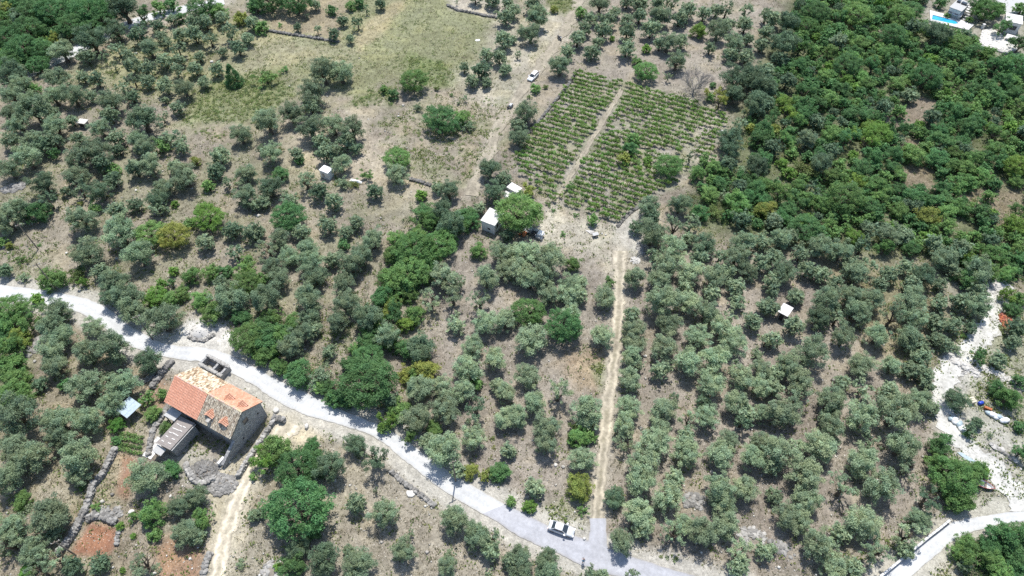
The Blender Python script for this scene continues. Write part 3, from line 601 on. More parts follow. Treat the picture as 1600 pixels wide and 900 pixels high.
# ------------------------------------------------------------------ trees: positions and crown widths surveyed tile by tile (4x enlargements)
# x y half-width kind; kinds: O silvery olive, o olive, k dark olive, d dark green, m green, g bright green, y yellow-green, c cypress, b bush, s sapling, x bare
SURVEY = {
(0, 0): "200 40 90 d;330 60 110 d;560 60 110 d;640 120 80 d;770 50 100 k;450 150 90 d;560 170 80 d;170 180 90 d;50 230 90 d;150 300 100 d;60 370 90 d;260 310 80 d;330 240 40 y;280 110 40 y;380 310 80 o;570 255 95 k;720 180 75 k;230 390 70 d;70 460 90 k;895 100 60 d;885 155 35 k;980 150 50 k;1070 20 50 d;990 50 50 m;1260 30 90 d;1130 100 40 d;1070 110 40 o;1360 60 60 m;1500 100 50 y;1580 20 50 d;30 40 40 y;"
 "860 220 60 k;1005 210 45 o;1120 205 55 o;1210 210 60 o;1205 125 50 o;1280 130 50 o;1310 235 55 o;1430 200 55 o;1380 100 50 o;1540 225 50 o;1570 130 50 o;1485 290 55 k;1385 310 35 o;1240 340 40 o;1035 255 40 o;1110 295 55 o;930 290 75 o;1110 360 45 o;1020 365 60 o;730 300 55 o;800 335 50 o;530 340 60 o;825 400 60 o;915 420 55 o;660 375 28 s;720 420 25 s;600 490 55 k;510 470 45 o;830 490 50 o;1100 430 45 o;1215 420 50 o;1350 425 50 o;1440 445 62 c;1270 500 45 o;920 500 50 o;1030 530 60 o;1145 540 70 o;760 540 50 o;820 590 50 k;1020 610 28 o;1100 660 50 o;350 480 80 o;200 550 55 m;60 580 80 o;450 590 80 o;330 590 70 o;690 620 85 o;210 680 105 o;890 730 110 k;1010 720 40 o;680 710 60 o;60 690 70 o;110 760 80 o;340 780 80 o;620 790 70 o;440 740 45 o;200 860 85 o;60 870 60 o;720 850 60 o;860 860 70 o;1030 860 55 o;1120 870 60 o;1500 830 70 o;480 850 50 o;330 870 60 o;50 145 25 b;110 440 60 o;130 520 70 o;300 690 60 o;560 590 45 o",
(400, 0): "0 30 60 d;90 0 80 d;250 5 90 d;365 15 40 o;470 55 40 d;590 30 35 m;640 10 40 d;775 15 38 k;80 65 15 s;115 100 12 s;210 90 18 s;320 105 14 s;150 150 18 b;255 160 30 k;380 175 30 o;485 205 42 k;540 120 38 k;635 140 42 k;585 230 32 o;30 160 50 m;690 70 20 s;"
 "420 440 90 o;530 440 80 o;350 560 100 o;340 650 65 o;220 700 80 o;70 760 90 o;30 710 50 o;340 790 90 o;480 770 80 o;600 800 80 o;560 870 65 o;985 500 85 m;860 585 38 d;800 550 30 m;1150 735 105 d;1290 730 60 m;1330 790 42 b;1265 640 14 b;1310 620 18 s;1225 590 14 b;1010 670 30 b;1560 90 60 o;1550 235 65 o;1440 330 50 o;1520 345 55 o;1560 420 45 o;1410 430 65 k;1350 490 50 o;1300 410 35 o;1440 500 40 o;1370 -30 50 o;1480 -20 60 o;1570 10 45 o;1255 20 12 s;60 490 60 b;180 430 26 b;1130 550 20 b;400 870 60 o",
(800, 0): "10 60 50 o;130 15 60 o;160 100 75 o;120 200 70 o;60 190 35 o;35 330 25 o;5 230 30 o;265 50 30 y;430 70 40 m;550 15 70 o;490 100 50 o;600 110 60 o;570 180 60 o;455 170 50 o;410 230 60 o;350 310 55 o;500 310 60 o;540 250 40 o;300 400 75 o;720 110 50 o;800 90 50 o;650 60 40 o;720 190 60 o;715 290 65 o;870 170 65 o;930 90 75 o;1050 100 60 o;1100 60 60 o;1170 185 55 g;1200 80 50 o;1280 55 50 o;1340 60 50 o;1290 180 70 o;1350 150 50 o;1240 290 42 o;1390 260 70 o;1460 150 55 o;1460 70 50 o;1480 235 40 o;1560 270 50 o;1590 190 50 o;1590 90 50 o;980 250 75 o;1060 250 50 o;925 265 45 o;1030 370 68 o;1470 340 60 o;1370 320 55 o;840 435 72 m;785 375 38 m;840 300 33 g;628 235 20 g;970 490 22 s;1130 490 95 x;1258 525 22 d;1300 630 58 y;1245 600 32 m;1400 490 95 k;1390 580 75 k;1500 470 90 k;1560 540 90 k;1520 640 90 k;1590 640 60 k;1590 440 60 o;1430 760 50 o;1370 860 80 k;1580 800 70 d;1500 790 40 y;145 545 35 m;210 540 18 b;90 690 80 o;40 770 60 o;40 840 70 o;760 860 45 m;660 860 20 b;800 10 60 o;920 5 60 o;1000 20 50 o;720 0 45 o;110 600 16 b",
(1200, 0): "820 800 58 d;730 660 60 k;690 830 80 g;900 580 55 o;1030 720 60 k;990 480 90 d;30 100 60 o;130 130 75 k;110 270 90 k;80 350 60 k;20 560 50 k;120 500 60 k;300 70 80 d;560 80 90 m;250 150 70 m;440 250 60 o;500 400 80 d;830 100 80 m;900 60 70 d;1080 10 40 d;1370 60 80 m;1300 40 60 d;1460 175 58 d;1590 50 50 m;900 160 60 k;780 220 80 d;1060 200 90 k;1200 260 70 m;1580 280 60 d;1560 400 90 d;820 690 50 m;250 860 70 o;30 810 50 y;1130 90 25 m;1260 120 24 m;1440 50 50 m;830 860 40 b;1100 880 70 d",
(0, 225): "160 80 85 o;50 150 70 o;265 10 60 k;335 60 40 d;480 90 85 o;470 190 80 o;270 240 78 k;120 410 80 o;225 420 80 d;300 350 65 k;30 470 90 o;0 600 40 m;55 630 26 y;400 285 33 o;500 280 60 o;615 285 78 k;700 215 58 k;640 120 60 k;700 150 50 m;600 390 40 m;840 150 60 k;930 120 80 o;1000 20 50 m;900 10 75 o;730 20 45 k;600 30 85 o;1130 10 50 o;1150 190 88 o;1090 130 50 o;1220 100 36 y;1370 60 65 o;1345 160 60 k;1420 230 45 o;1300 255 45 m;1530 170 68 o;1530 310 78 o;1590 370 40 o;1015 265 72 o;840 370 52 k;980 350 68 k;985 400 58 o;730 410 65 o;500 370 18 y;495 460 92 o;740 540 105 o;530 670 92 o;870 690 88 o;940 550 90 m;1090 570 92 y;1300 450 98 g;1180 485 40 m;1450 530 62 k;1280 610 58 O;1570 550 60 o;1470 670 58 o;20 780 48 k;130 720 32 b;320 830 88 m;490 810 50 b;520 860 33 g;620 780 58 o;700 850 90 o;1080 790 35 g;1075 860 30 d;1200 820 60 m;1310 800 55 m;1400 790 50 d;1530 770 75 m;1390 880 60 o;1010 885 40 g;1540 880 90 m;150 830 36 b;245 625 14 b;1090 370 26 g",
(400, 225): "90 50 72 o;30 20 40 o;250 50 48 o;270 100 30 d;150 180 58 d;90 260 82 k;310 220 68 o;390 290 62 k;485 350 58 o;210 350 58 o;200 450 100 d;40 350 50 o;20 540 40 o;430 50 60 o;530 110 68 o;490 20 60 o;625 20 45 k;740 290 55 k;880 80 80 m;880 180 75 O;1030 315 42 g;1130 260 40 o;1200 280 68 o;625 480 53 o;450 500 62 o;560 540 48 o;725 590 72 o;650 680 78 o;545 620 40 d;280 540 58 o;320 640 78 o;140 590 70 o;70 650 68 o;200 690 68 o;340 730 78 o;100 760 78 o;360 810 78 o;600 740 85 o;470 710 58 o;550 860 78 o;140 840 70 o;30 850 50 m;1460 150 72 k;1550 200 53 o;1490 290 73 k;1395 390 42 O;1050 410 68 d;1060 470 58 m;1160 420 68 k;1220 500 88 k;1310 430 68 d;1350 480 56 d;990 650 125 m;1160 620 98 m;880 580 58 m;850 690 68 m;960 790 115 m;1060 790 78 d;800 860 60 m;1170 820 92 O;1270 850 48 O;1390 660 58 m;1440 830 85 O;1530 680 68 O;1490 610 33 O;1570 560 46 k;1560 780 68 O;870 870 85 m;150 30 20 b;690 190 40 b;540 245 46 b;620 250 26 b;1240 240 14 b",
(800, 225): "40 430 135 m;110 290 46 y;740 20 52 d;700 85 48 y;780 110 28 b;850 95 30 g;980 130 82 m;1220 100 50 m;1160 180 56 m;1110 100 26 s;505 470 40 m;400 440 18 b;320 560 20 b;225 370 18 b;260 410 14 b;360 260 33 b;860 380 74 o;870 450 60 k;1050 370 68 o;780 510 48 k;870 560 86 o;1010 520 68 o;1120 490 63 o;1240 310 62 m;1310 240 60 d;1350 120 58 k;1420 260 53 k;1370 30 68 k;1530 140 68 k;1170 420 58 d;1440 460 58 k;1570 410 58 y;1400 360 78 m;1010 640 78 O;900 700 60 o;960 750 85 O;1200 620 78 k;1110 580 48 o;1300 700 60 o;1170 700 60 o;1400 700 78 o;1450 600 75 o;1570 600 58 o;1120 790 88 O;930 830 78 O;1270 830 78 O;1090 870 58 O;1400 880 60 O;1350 790 58 o;1470 780 68 o;1560 740 60 o;770 830 72 O;610 860 38 b;380 740 56 m;100 680 88 O;240 720 92 O;60 780 85 O;110 840 78 O;200 800 85 O;20 650 58 O;230 870 58 O;350 870 68 O;430 850 48 O;1270 420 50 b;1330 330 50 b;1440 160 40 b",
(1200, 225): "0 400 70 y;90 110 40 g;130 175 48 g;230 160 70 b;480 330 110 m;240 510 100 d;330 120 70 k;1060 80 75 d;920 60 75 m;1290 90 65 m;1450 100 62 d;1560 140 80 g;690 330 60 m;1000 440 75 y;1120 330 55 d;1420 240 50 d;1390 320 45 m;1400 430 46 g;1560 420 60 m;80 590 70 o;40 470 60 o;140 560 60 o;330 640 80 o;210 680 60 o;460 660 80 o;590 640 65 k;640 540 60 o;760 560 80 o;900 650 55 d;730 650 60 m;860 560 60 o;1040 620 60 o;1210 640 60 o;1250 690 55 g;1100 710 75 o;1310 790 88 o;1250 830 78 d;1420 680 70 m;1500 810 60 m;1550 780 50 d;1580 660 60 m;560 800 85 o;520 740 60 o;620 760 60 o;100 790 80 o;250 780 60 o;340 800 60 o;760 810 60 o;870 760 60 o;970 820 80 k;900 870 60 o;420 860 60 o;30 700 60 o;30 860 60 o;1080 860 50 o;1160 770 56 o;700 880 55 o",
(0, 450): "70 130 98 m;55 210 85 m;170 210 85 m;225 60 42 g;360 130 78 o;310 230 88 o;380 300 78 o;320 380 88 o;340 490 78 o;110 300 68 y;60 370 88 m;50 460 88 m;90 570 88 m;70 680 105 m;400 600 40 d;240 590 52 k;570 230 72 o;540 390 88 o;700 370 108 o;930 450 78 k;790 60 96 o;830 150 78 o;690 40 76 k;1010 190 108 o;960 50 68 g;1060 60 58 m;1120 30 58 m;1250 60 68 m;1440 70 105 o;1320 150 78 m;1500 170 68 d;1540 300 105 m;1590 400 48 m;530 600 105 o;600 520 38 o;680 540 38 o;760 590 105 o;690 720 86 o;550 820 88 o;360 830 105 o;110 800 125 o;910 690 50 m;720 850 52 g;1010 660 38 m;950 780 55 m;1040 870 52 m;20 300 60 d",
(400, 450): "60 60 96 o;330 60 88 o;330 160 68 o;40 250 88 d;70 330 88 d;50 410 78 m;170 300 78 m;280 290 78 o;220 370 78 o;350 240 58 o;270 520 98 d;150 490 58 m;400 560 78 b;430 610 58 d;510 210 78 o;455 390 46 o;560 90 88 o;700 190 98 k;840 50 60 m;860 120 66 y;960 30 58 m;940 220 58 g;820 300 86 o;680 290 48 m;620 370 48 m;1030 370 98 k;700 440 98 d;600 480 68 d;690 590 165 d;560 680 78 d;480 680 58 d;1060 510 88 y;930 530 58 y;1020 620 88 O;840 690 58 k;900 760 78 m;830 820 58 g;1090 80 74 O;1230 50 74 O;1400 80 78 O;1250 220 63 O;1430 210 82 O;1560 190 78 O;1350 360 73 O;1490 440 73 O;1320 500 92 O;1160 610 78 O;1290 640 78 O;1390 600 46 m;1510 600 50 O;1560 640 68 O;1190 760 92 O;1380 750 85 k;1000 820 88 O;1110 870 58 m;1360 870 78 O;1560 800 78 O;120 180 70 m;230 200 60 m",
(800, 450): "230 40 68 O;350 30 78 O;420 40 58 O;580 50 73 O;100 140 98 m;320 240 110 d;370 150 66 O;120 310 105 O;570 290 78 O;745 170 58 O;765 250 72 O;770 330 73 O;750 410 74 O;740 560 78 O;790 475 40 O;100 540 80 O;290 650 86 O;140 710 82 O;40 800 68 O;460 760 102 O;510 840 58 O;220 860 88 O;410 890 56 b;730 740 78 O;700 850 73 O;940 80 102 O;1100 80 82 O;980 210 73 O;950 360 92 O;930 510 62 O;1110 460 100 O;1260 440 92 O;1160 290 82 O;1310 250 78 O;1390 330 88 O;1220 140 82 o;1250 20 58 O;1410 70 58 o;1510 200 63 o;1590 100 58 o;1590 330 45 O;1370 170 50 O;1250 590 86 O;1200 700 48 k;1400 480 43 O;1440 560 82 O;1560 490 68 O;1570 600 78 O;1400 720 78 O;1470 770 66 O;1440 830 66 k;1580 770 68 O;950 750 92 O;1110 830 78 O;1220 800 82 O;920 870 68 O;1020 670 34 o;1540 400 36 O;500 830 40 O",
(1200, 450): "30 20 40 o;20 120 55 o;160 230 66 O;30 320 58 O;180 40 58 o;320 180 76 k;430 190 58 o;370 70 88 o;520 50 78 o;560 150 86 o;640 60 86 o;780 180 73 o;900 80 96 o;920 180 78 o;690 290 76 o;880 300 86 o;480 300 76 o;270 400 100 O;590 470 76 O;780 480 68 O;590 620 66 O;460 590 56 O;400 700 92 O;760 640 66 O;120 480 78 O;200 580 78 O;50 520 58 O;40 620 58 O;180 700 86 O;90 770 105 O;590 800 100 O;800 790 115 O;370 800 56 O;400 870 86 O;900 500 66 o;960 420 66 o;990 540 56 o;1000 600 46 o;950 710 76 O;1040 740 46 o;960 340 58 o;1060 210 66 o;1060 300 46 o;1080 80 58 o;1230 80 66 o;1320 110 76 o;1270 240 46 k;1310 420 52 d;1450 440 56 o;1220 290 22 b;1180 690 68 k;1320 830 40 k;1270 870 46 k;1440 620 56 d;1510 680 78 m;1580 580 46 d;1580 860 40 d;1560 240 66 k;1540 330 50 o;1500 30 58 g;1540 130 58 d;1580 60 48 m;1320 10 66 o",
(0, 675): "100 100 108 o;200 150 100 o;60 60 76 o;370 30 86 o;490 150 115 o;480 260 76 o;60 280 98 o;130 420 66 m;310 510 125 o;320 620 56 o;70 600 105 o;40 700 86 o;200 740 88 o;350 800 88 o;450 840 66 k;160 870 56 g;250 870 76 o;610 820 66 k;900 280 110 o;1070 230 60 d;1220 390 73 o;1110 450 73 o;950 500 86 m;1280 540 70 m;1150 620 90 o;1230 640 56 o;960 640 46 m;900 830 96 o;820 530 33 m;745 585 30 g;825 645 20 g;760 860 20 g;500 350 25 b;600 465 30 b;1500 820 33 b;1580 510 40 o;1580 270 28 m;720 50 36 d",
(400, 675): "270 480 185 d;260 220 125 d;120 110 105 m;340 90 66 d;70 180 76 g;460 210 98 k;620 70 72 k;755 160 92 k;620 440 66 o;800 500 92 o;925 740 80 o;260 720 76 k;420 790 105 k;220 830 84 d;570 730 40 o;640 810 105 o;1240 540 92 o;1370 640 86 o;1480 660 82 o;1460 730 66 o;1190 830 70 o;1210 760 30 s;1590 800 58 o;1450 890 28 s;1170 110 105 O;1080 50 60 O;960 30 58 m;1260 230 56 O;1340 240 56 y;1440 270 46 y;1520 240 72 d;1570 110 48 O;1595 430 36 m;10 500 40 o;1360 30 78 O;370 190 90 d;350 600 70 d;970 640 26 s;750 370 20 s;130 840 30 g",
(800, 675): "220 70 76 O;440 160 82 O;420 330 90 y;140 340 66 O;110 460 48 g;445 490 32 b;710 50 72 O;890 60 98 O;1090 120 88 O;1080 30 58 O;1310 140 100 O;1360 40 68 O;1510 150 82 O;1560 50 68 O;820 190 100 O;800 310 92 O;1020 280 62 O;980 400 96 O;640 400 70 k;800 500 100 O;820 600 66 O;690 680 80 O;1300 350 98 O;1330 450 80 O;1460 350 82 O;1010 630 82 O;1080 570 74 O;1190 620 96 O;1340 570 92 O;1420 750 92 O;1420 840 66 O;1580 740 58 O;60 780 88 o;60 860 76 o;220 790 76 o;230 860 86 o;500 880 46 o;570 890 46 o;760 890 56 o;0 120 35 O;420 20 70 m;490 20 50 m",
(1200, 675): "60 130 105 O;160 80 66 O;330 80 105 O;230 270 105 O;30 210 60 O;240 420 88 O;120 520 86 O;200 550 76 O;470 350 96 O;590 180 100 O;720 330 110 O;590 560 105 O;660 630 60 O;460 620 66 O;300 700 96 O;380 720 80 O;430 850 86 O;540 850 66 O;680 750 86 o;840 90 96 O;880 220 76 O;650 60 66 o;860 640 96 O;960 540 76 o;870 730 56 o;1000 420 82 k;1070 90 70 d;1120 40 46 d;1150 280 130 m;1080 190 80 m;1280 240 90 m;1200 420 90 m;1345 240 52 g;50 390 56 o;30 720 36 o;1260 10 33 b;1390 20 22 b;1580 130 56 d;1480 640 96 d;1570 640 84 d;1560 760 86 d;1400 700 76 d;1250 700 76 m;1270 800 86 m;1400 800 86 m;1180 740 56 m;1460 870 76 m;1560 860 76 d;1240 830 46 o;1150 380 60 m",
}
TREES = []     # px, py, r_metres, kind
for (ox, oy), txt in SURVEY.items():
    for it in txt.replace('\n', '').split(';'):
        it = it.split()
        if len(it) != 4: continue
        px, py = ox + float(it[0]) / 4, oy + float(it[1]) / 4
        TREES.append([px, py, float(it[2]) / 4 * mpp(py), it[3]])

for px, py, r, k in ((650, 372, 20, 'm'), (632, 400, 20, 'd'), (612, 432, 20, 'm'), (598, 462, 19, 'd'), (640, 440, 19, 'd'), (662, 408, 18, 'm'), (588, 500, 18, 'm'), (618, 492, 18, 'd'), (648, 490, 17, 'm'), (574, 532, 18, 'd'),
                     (606, 528, 18, 'm'), (632, 545, 17, 'd'), (660, 545, 16, 'y'), (560, 570, 17, 'd'), (648, 580, 16, 'm'), (618, 640, 15, 'm'), (600, 665, 13, 'm'), (690, 340, 18, 'd'), (722, 348, 17, 'm'), (522, 628, 13, 'd'), (497, 602, 13, 'm'),
                     (700, 372, 16, 'm'), (672, 345, 17, 'm'), (458, 574, 13, 'd'), (430, 548, 14, 'm'), (404, 524, 15, 'm'), (440, 520, 17, 'd'), (1500, 470, 15, 'o'), (1490, 505, 15, 'o'), (1478, 535, 14, 'o'), (1495, 545, 10, 'b'), (1540, 410, 14, 'm')):
    TREES.append([float(px), float(py), r * mpp(py), k])

def crown_point(px, py, r, k):
    """foot of the tree whose crown centre was seen there"""
    zc = {'s': .9, 'b': .55, 'c': 1.35}.get(k, .80) * r + {'O': .8, 'o': .9, 'k': .8}.get(k, .25)
    p = G(px, py, zc)
    return np.array([p[0], p[1], float(hf(p[0], p[1]))])

# the wood beyond the vineyard: crowns fill the slope between the surveyed ones
WOOD = GV([(1250, -12), (1440, -12), (1450, 40), (1540, 75), (1625, 120), (1625, 440), (1540, 440), (1470, 405), (1380, 385), (1240, 375), (1120, 345), (1090, 300), (1150, 220), (1200, 120), (1235, 20)])
CLEAR = [GV(p) for p in ([(1378, 190), (1432, 152), (1460, 160), (1450, 190), (1400, 203)], [(1410, 265), (1450, 260), (1470, 290), (1420, 302)], [(1488, 300), (1600, 296), (1600, 350), (1560, 350)],
                         [(1400, 222), (1440, 218), (1430, 236), (1402, 236)], [(1372, 46), (1388, 44), (1386, 60), (1372, 58)], [(1425, 8), (1530, 28), (1600, 0), (1600, 95), (1560, 88), (1515, 66), (1430, 36)], [(1535, 270), (1560, 262), (1570, 300), (1545, 320)], [(1130, 235), (1165, 215), (1190, 235), (1150, 262)], [(1190, 262), (1225, 245), (1260, 268), (1235, 295), (1200, 290)], [(1500, 225), (1530, 215), (1540, 240), (1510, 250)], [(1470, 345), (1510, 335), (1530, 365), (1490, 375)])]
WOOD2 = GV([(-30, 10), (110, -15), (215, -15), (170, 30), (120, 60), (60, 95), (-30, 120)])
feet = [crown_point(*t) for t in TREES]
_pts = [(f[0], f[1], t[2]) for f, t in zip(feet, TREES)]
_r = random.Random(21)
for poly, n_try, kinds in ((WOOD, 14000, 'dddddmmmmdkmg'), (WOOD2, 1500, 'dddmmk')):
    lo, hi = poly.min(0), poly.max(0)
    S = np.stack([rng.uniform(lo[0], hi[0], n_try), rng.uniform(lo[1], hi[1], n_try)], 1)
    ok = poly_sd(S[:, 0], S[:, 1], poly) < 0
    for c in CLEAR: ok &= poly_sd(S[:, 0], S[:, 1], c) > .6
    A = np.array(_pts)
    for x, y in S[ok]:
        rr = _r.choice((1.3, 1.6, 1.9, 2.2, 2.6))
        if ((A[:, 0] - x) ** 2 + (A[:, 1] - y) ** 2 < np.maximum(.66 * (rr + A[:, 2]), 1.7) ** 2).any(): continue
        A = np.vstack([A, (x, y, rr)])
        z = float(hf(x, y))
        q = PX((x, y, z + .8 * rr))
        TREES.append([float(q[0]), float(q[1]), rr, _r.choice(kinds)]); feet.append(np.array([x, y, z]))
    _pts = [tuple(p) for p in A]

# ------------------------------------------------------------------ crown and trunk shapes
def rand_dirs(g, n):
    d = g.normal(size=(n, 3)); return d / np.linalg.norm(d, axis=1)[:, None]

def leaf_cloud(g, centers, radii, n, size, squash=.8, up=.25, out=.55, elong=2.0, shell=.5):
    """leaf blades round every twig cluster; blades lean outwards like real sprays"""
    V = []; C = []
    for c, r, k in zip(centers, radii, n):
        d = rand_dirs(g, k)
        d[:, 2] = np.where(d[:, 2] < -.55, -d[:, 2] * .6, d[:, 2])
        rad = r * (shell + (1.05 - shell) * g.random(k) ** .6) * (0.85 + .3 * g.random(k))
        p = c + d * rad[:, None] * np.array([1, 1, squash])
        nrm = d * out + rand_dirs(g, k) * .8 + np.array([0, 0, up]); nrm /= np.linalg.norm(nrm, axis=1)[:, None]
        t = np.cross(nrm, rand_dirs(g, k)); t /= np.linalg.norm(t, axis=1)[:, None] + 1e-9
        b = np.cross(nrm, t)
        s = size * (.6 + .8 * g.random(k))[:, None]
        V.append(np.stack([p - t * s * elong / 2, p - b * s * .5, p + t * s * elong / 2, p + b * s * .5], 1))
        tone = (0.80 + .4 * g.random()) * (0.78 + .44 * g.random(k))
        warm = 1 + (g.random() - .5) * .14
        C.append(np.stack([tone * warm, tone, tone * (2 - warm)], 1))
    V = np.concatenate(V); C = np.concatenate(C)
    return V.reshape(-1, 3), np.arange(len(V) * 4).reshape(-1, 4), C

def crown_mesh(name, seed, style, lod=1.0):
    g = np.random.default_rng(seed)
    if style == 'olive':            # lumpy upright sprays on a handful of boughs, hanging low at the sides
        nb = g.integers(6, 9); cen = []; rad = []
        for i in range(nb):
            a = 2 * math.pi * (i + g.random() * .8) / nb; q = g.uniform(.34, .62)
            bo = np.array([math.cos(a) * q, math.sin(a) * q, g.uniform(-.22, .30)])
            for j in range(g.integers(6, 9)):
                cen.append(bo + g.normal(size=3) * np.array([.16, .16, .22])); rad.append(g.uniform(.16, .30))
        for j in range(14):
            cen.append(np.array([g.normal() * .30, g.normal() * .28, g.uniform(.15, .72)])); rad.append(g.uniform(.15, .28))
        for j in range(12):
            a = g.uniform(0, 6.28); q = g.uniform(.62, .92)
            cen.append(np.array([math.cos(a) * q, math.sin(a) * q, g.uniform(-.66, .15)])); rad.append(g.uniform(.11, .2))
        for j in range(8):
            a = g.uniform(0, 6.28); q = g.uniform(.3, .8)
            cen.append(np.array([math.cos(a) * q, math.sin(a) * q, g.uniform(.35, .62) + .25 * (1 - q)])); rad.append(g.uniform(.07, .14))
        cen = np.array(cen); rad = np.array(rad)
        n = np.maximum((rad / .22) ** 2 * 112 * lod, 6).astype(int)
        V, F, C = leaf_cloud(g, cen, rad, n, .040 / math.sqrt(lod), .95, .55, .55, 2.2, .3)
    elif style == 'open':           # hard-pruned olive: a few separate tufts with limbs showing between them
        nb = g.integers(4, 6); cen = []; rad = []
        for i in range(nb):
            a = 2 * math.pi * (i + g.random() * .9) / nb; q = g.uniform(.35, .72)
            bo = np.array([math.cos(a) * q, math.sin(a) * q, g.uniform(-.2, .45)])
            for j in range(g.integers(5, 9)):
                cen.append(bo + g.normal(size=3) * np.array([.17, .17, .20])); rad.append(g.uniform(.10, .22))
        for j in range(9):
            d = rand_dirs(g, 1)[0]
            cen.append(d * g.uniform(.5, 1.0) * np.array([1, 1, .7])); rad.append(g.uniform(.06, .13))
        cen = np.array(cen); rad = np.array(rad)
        n = np.maximum((rad / .22) ** 2 * 100 * lod, 6).astype(int)
        V, F, C = leaf_cloud(g, cen, rad, n, .044 / math.sqrt(lod), 1.0, .5, .45, 2.4, .2)
    elif style == 'broad':          # fuller, rounded, made of many leaf clumps
        cen = []; rad = []
        lob = rand_dirs(g, 10); lob[:, 2] = np.abs(lob[:, 2]) * 1.0 - .3
        for l in lob:
            c0 = l * g.uniform(.4, .64) * np.array([1, 1, .9])
            for j in range(7):
                cen.append(c0 + g.normal(size=3) * .18); rad.append(g.uniform(.13, .26))
        for j in range(14):
            a = g.uniform(0, 6.28); q = g.uniform(.45, .85)
            cen.append(np.array([math.cos(a) * q, math.sin(a) * q, g.uniform(-.8, -.3)])); rad.append(g.uniform(.13, .24))
        for j in range(16):
            d = rand_dirs(g, 1)[0]; d[2] = d[2] * .6 - .15
            cen.append(d * g.uniform(.7, .98)); rad.append(g.uniform(.08, .17))
        cen = np.array(cen); rad = np.array(rad)
        n = np.maximum((rad / .22) ** 2 * 95 * lod, 6).astype(int)
        V, F, C = leaf_cloud(g, cen, rad, n, .052 / math.sqrt(lod), .9, .55, .6, 1.6, .35)
    elif style == 'dense':          # big closed crown, small clumps on a domed surface
        cen = []; rad = []
        for j in range(250):
            d = rand_dirs(g, 1)[0]; d[2] = abs(d[2]) if g.random() < .6 else -abs(d[2]) * .75
            k = g.uniform(.62, .97) * (1 + .10 * math.sin(d[0] * 5 + seed) * math.cos(d[1] * 4))
            cen.append(d * k * np.array([1, 1, .82])); rad.append(g.uniform(.08, .17))
        cen = np.array(cen); rad = np.array(rad)
        n = np.maximum((rad / .14) ** 2 * 66 * lod, 6).astype(int)
        V, F, C = leaf_cloud(g, cen, rad, n, .034 / math.sqrt(lod), .85, .5, .6, 1.6, .35)
    elif style == 'wild':           # ragged crown of several leaders at unlike heights
        cen = []; rad = []
        for i in range(g.integers(4, 7)):
            b0 = np.array([g.normal() * .45, g.normal() * .45, g.uniform(-.1, .55)])
            for j in range(8):
                cen.append(b0 + g.normal(size=3) * np.array([.2, .2, .25])); rad.append(g.uniform(.12, .27))
        for j in range(16):
            d = rand_dirs(g, 1)[0]
            cen.append(d * g.uniform(.6, 1.05) * np.array([1, 1, .6])); rad.append(g.uniform(.08, .18))
        cen = np.array(cen); rad = np.array(rad)
        n = np.maximum((rad / .22) ** 2 * 100 * lod, 6).astype(int)
        V, F, C = leaf_cloud(g, cen, rad, n, .056 / math.sqrt(lod), .95, .5, .55, 1.7, .3)
    elif style == 'cypress':
        cen = []; rad = []
        for j in range(150):
            z = g.random() ** 1.4; w = ((1 - z) * .88 + .06) * g.uniform(.75, 1.0)
            a = g.uniform(0, 6.28); cen.append(np.array([math.cos(a) * w, math.sin(a) * w, z * 2.1 - 1.0])); rad.append(.11 + .10 * (1 - z))
        cen = np.array(cen); rad = np.array(rad)
        V, F, C = leaf_cloud(g, cen, rad, np.full(150, int(48 * lod)), .055, 1.2, .4, .6, 1.8, .3)
    elif style == 'bush':
        cen = np.array([[g.normal() * .42, g.normal() * .42, g.uniform(-.25, .4)] for _ in range(26)]); rad = g.uniform(.14, .34, 26)
        V, F, C = leaf_cloud(g, cen, rad, ((rad / .25) ** 2 * 46 * lod + 8).astype(int), .085, .8, .35, .5, 1.8, .25)
    else:                           # sapling
        cen = np.array([[g.normal() * .35, g.normal() * .35, g.uniform(-.7, .7)] for _ in range(18)]); rad = g.uniform(.12, .3, 18)
        V, F, C = leaf_cloud(g, cen, rad, np.full(18, int(22 * lod)), .11, 1.0, .3, .4, 2.2, .2)
    return V, F, C

def trunk_mesh(name, seed, style):
    """tapered trunk with limbs; crown centre at the origin, radius one, foot at z = -1.15 or so"""
    r = random.Random(seed); b = MB()
    foot = {'open': -1.15, 'olive': -1.08, 'broad': -.88, 'dense': -.9, 'wild': -.9, 'cypress': -1.08, 'bush': -.75, 'sapling': -1.15}[style]
    fork = {'open': -.68, 'olive': -.62, 'broad': -.4, 'dense': -.35, 'wild': -.45, 'cypress': -.8, 'bush': -.6, 'sapling': -.5}[style]
    w = {'open': .12, 'olive': .13, 'broad': .10, 'dense': .10, 'wild': .085, 'cypress': .08, 'bush': .05, 'sapling': .05}[style]
    j = lambda s: r.uniform(-s, s)
    top = (j(.08), j(.08), fork)
    b.tube([(0, 0, foot - .12), (0, 0, foot), (j(.05), j(.05), (foot + fork) / 2), top], [w * 1.6, w * 1.35, w, w * .85], 7)
    n = {'cypress': 1, 'sapling': 3}.get(style, 5)
    for i in range(n):
        a = 2 * math.pi * i / n + j(.5); q = r.uniform(.35, .6) if n > 1 else 0
        zt = r.uniform(.0, .45) if n > 1 else 1.0
        m1 = (top[0] + math.cos(a) * q * .55, top[1] + math.sin(a) * q * .55, fork + (zt - fork) * .45)
        e1 = (math.cos(a) * q, math.sin(a) * q, zt)
        b.tube([top, m1, e1], [w * .7, w * .42, w * .16], 5)
        for s in (-1, 1):
            a2 = a + s * r.uniform(.4, .8)
            b.tube([m1, (math.cos(a2) * q * 1.15, math.sin(a2) * q * 1.15, zt * r.uniform(.4, .9))], [w * .34, w * .1], 4)
    return b.mesh(name, M['bark'], smooth=True)

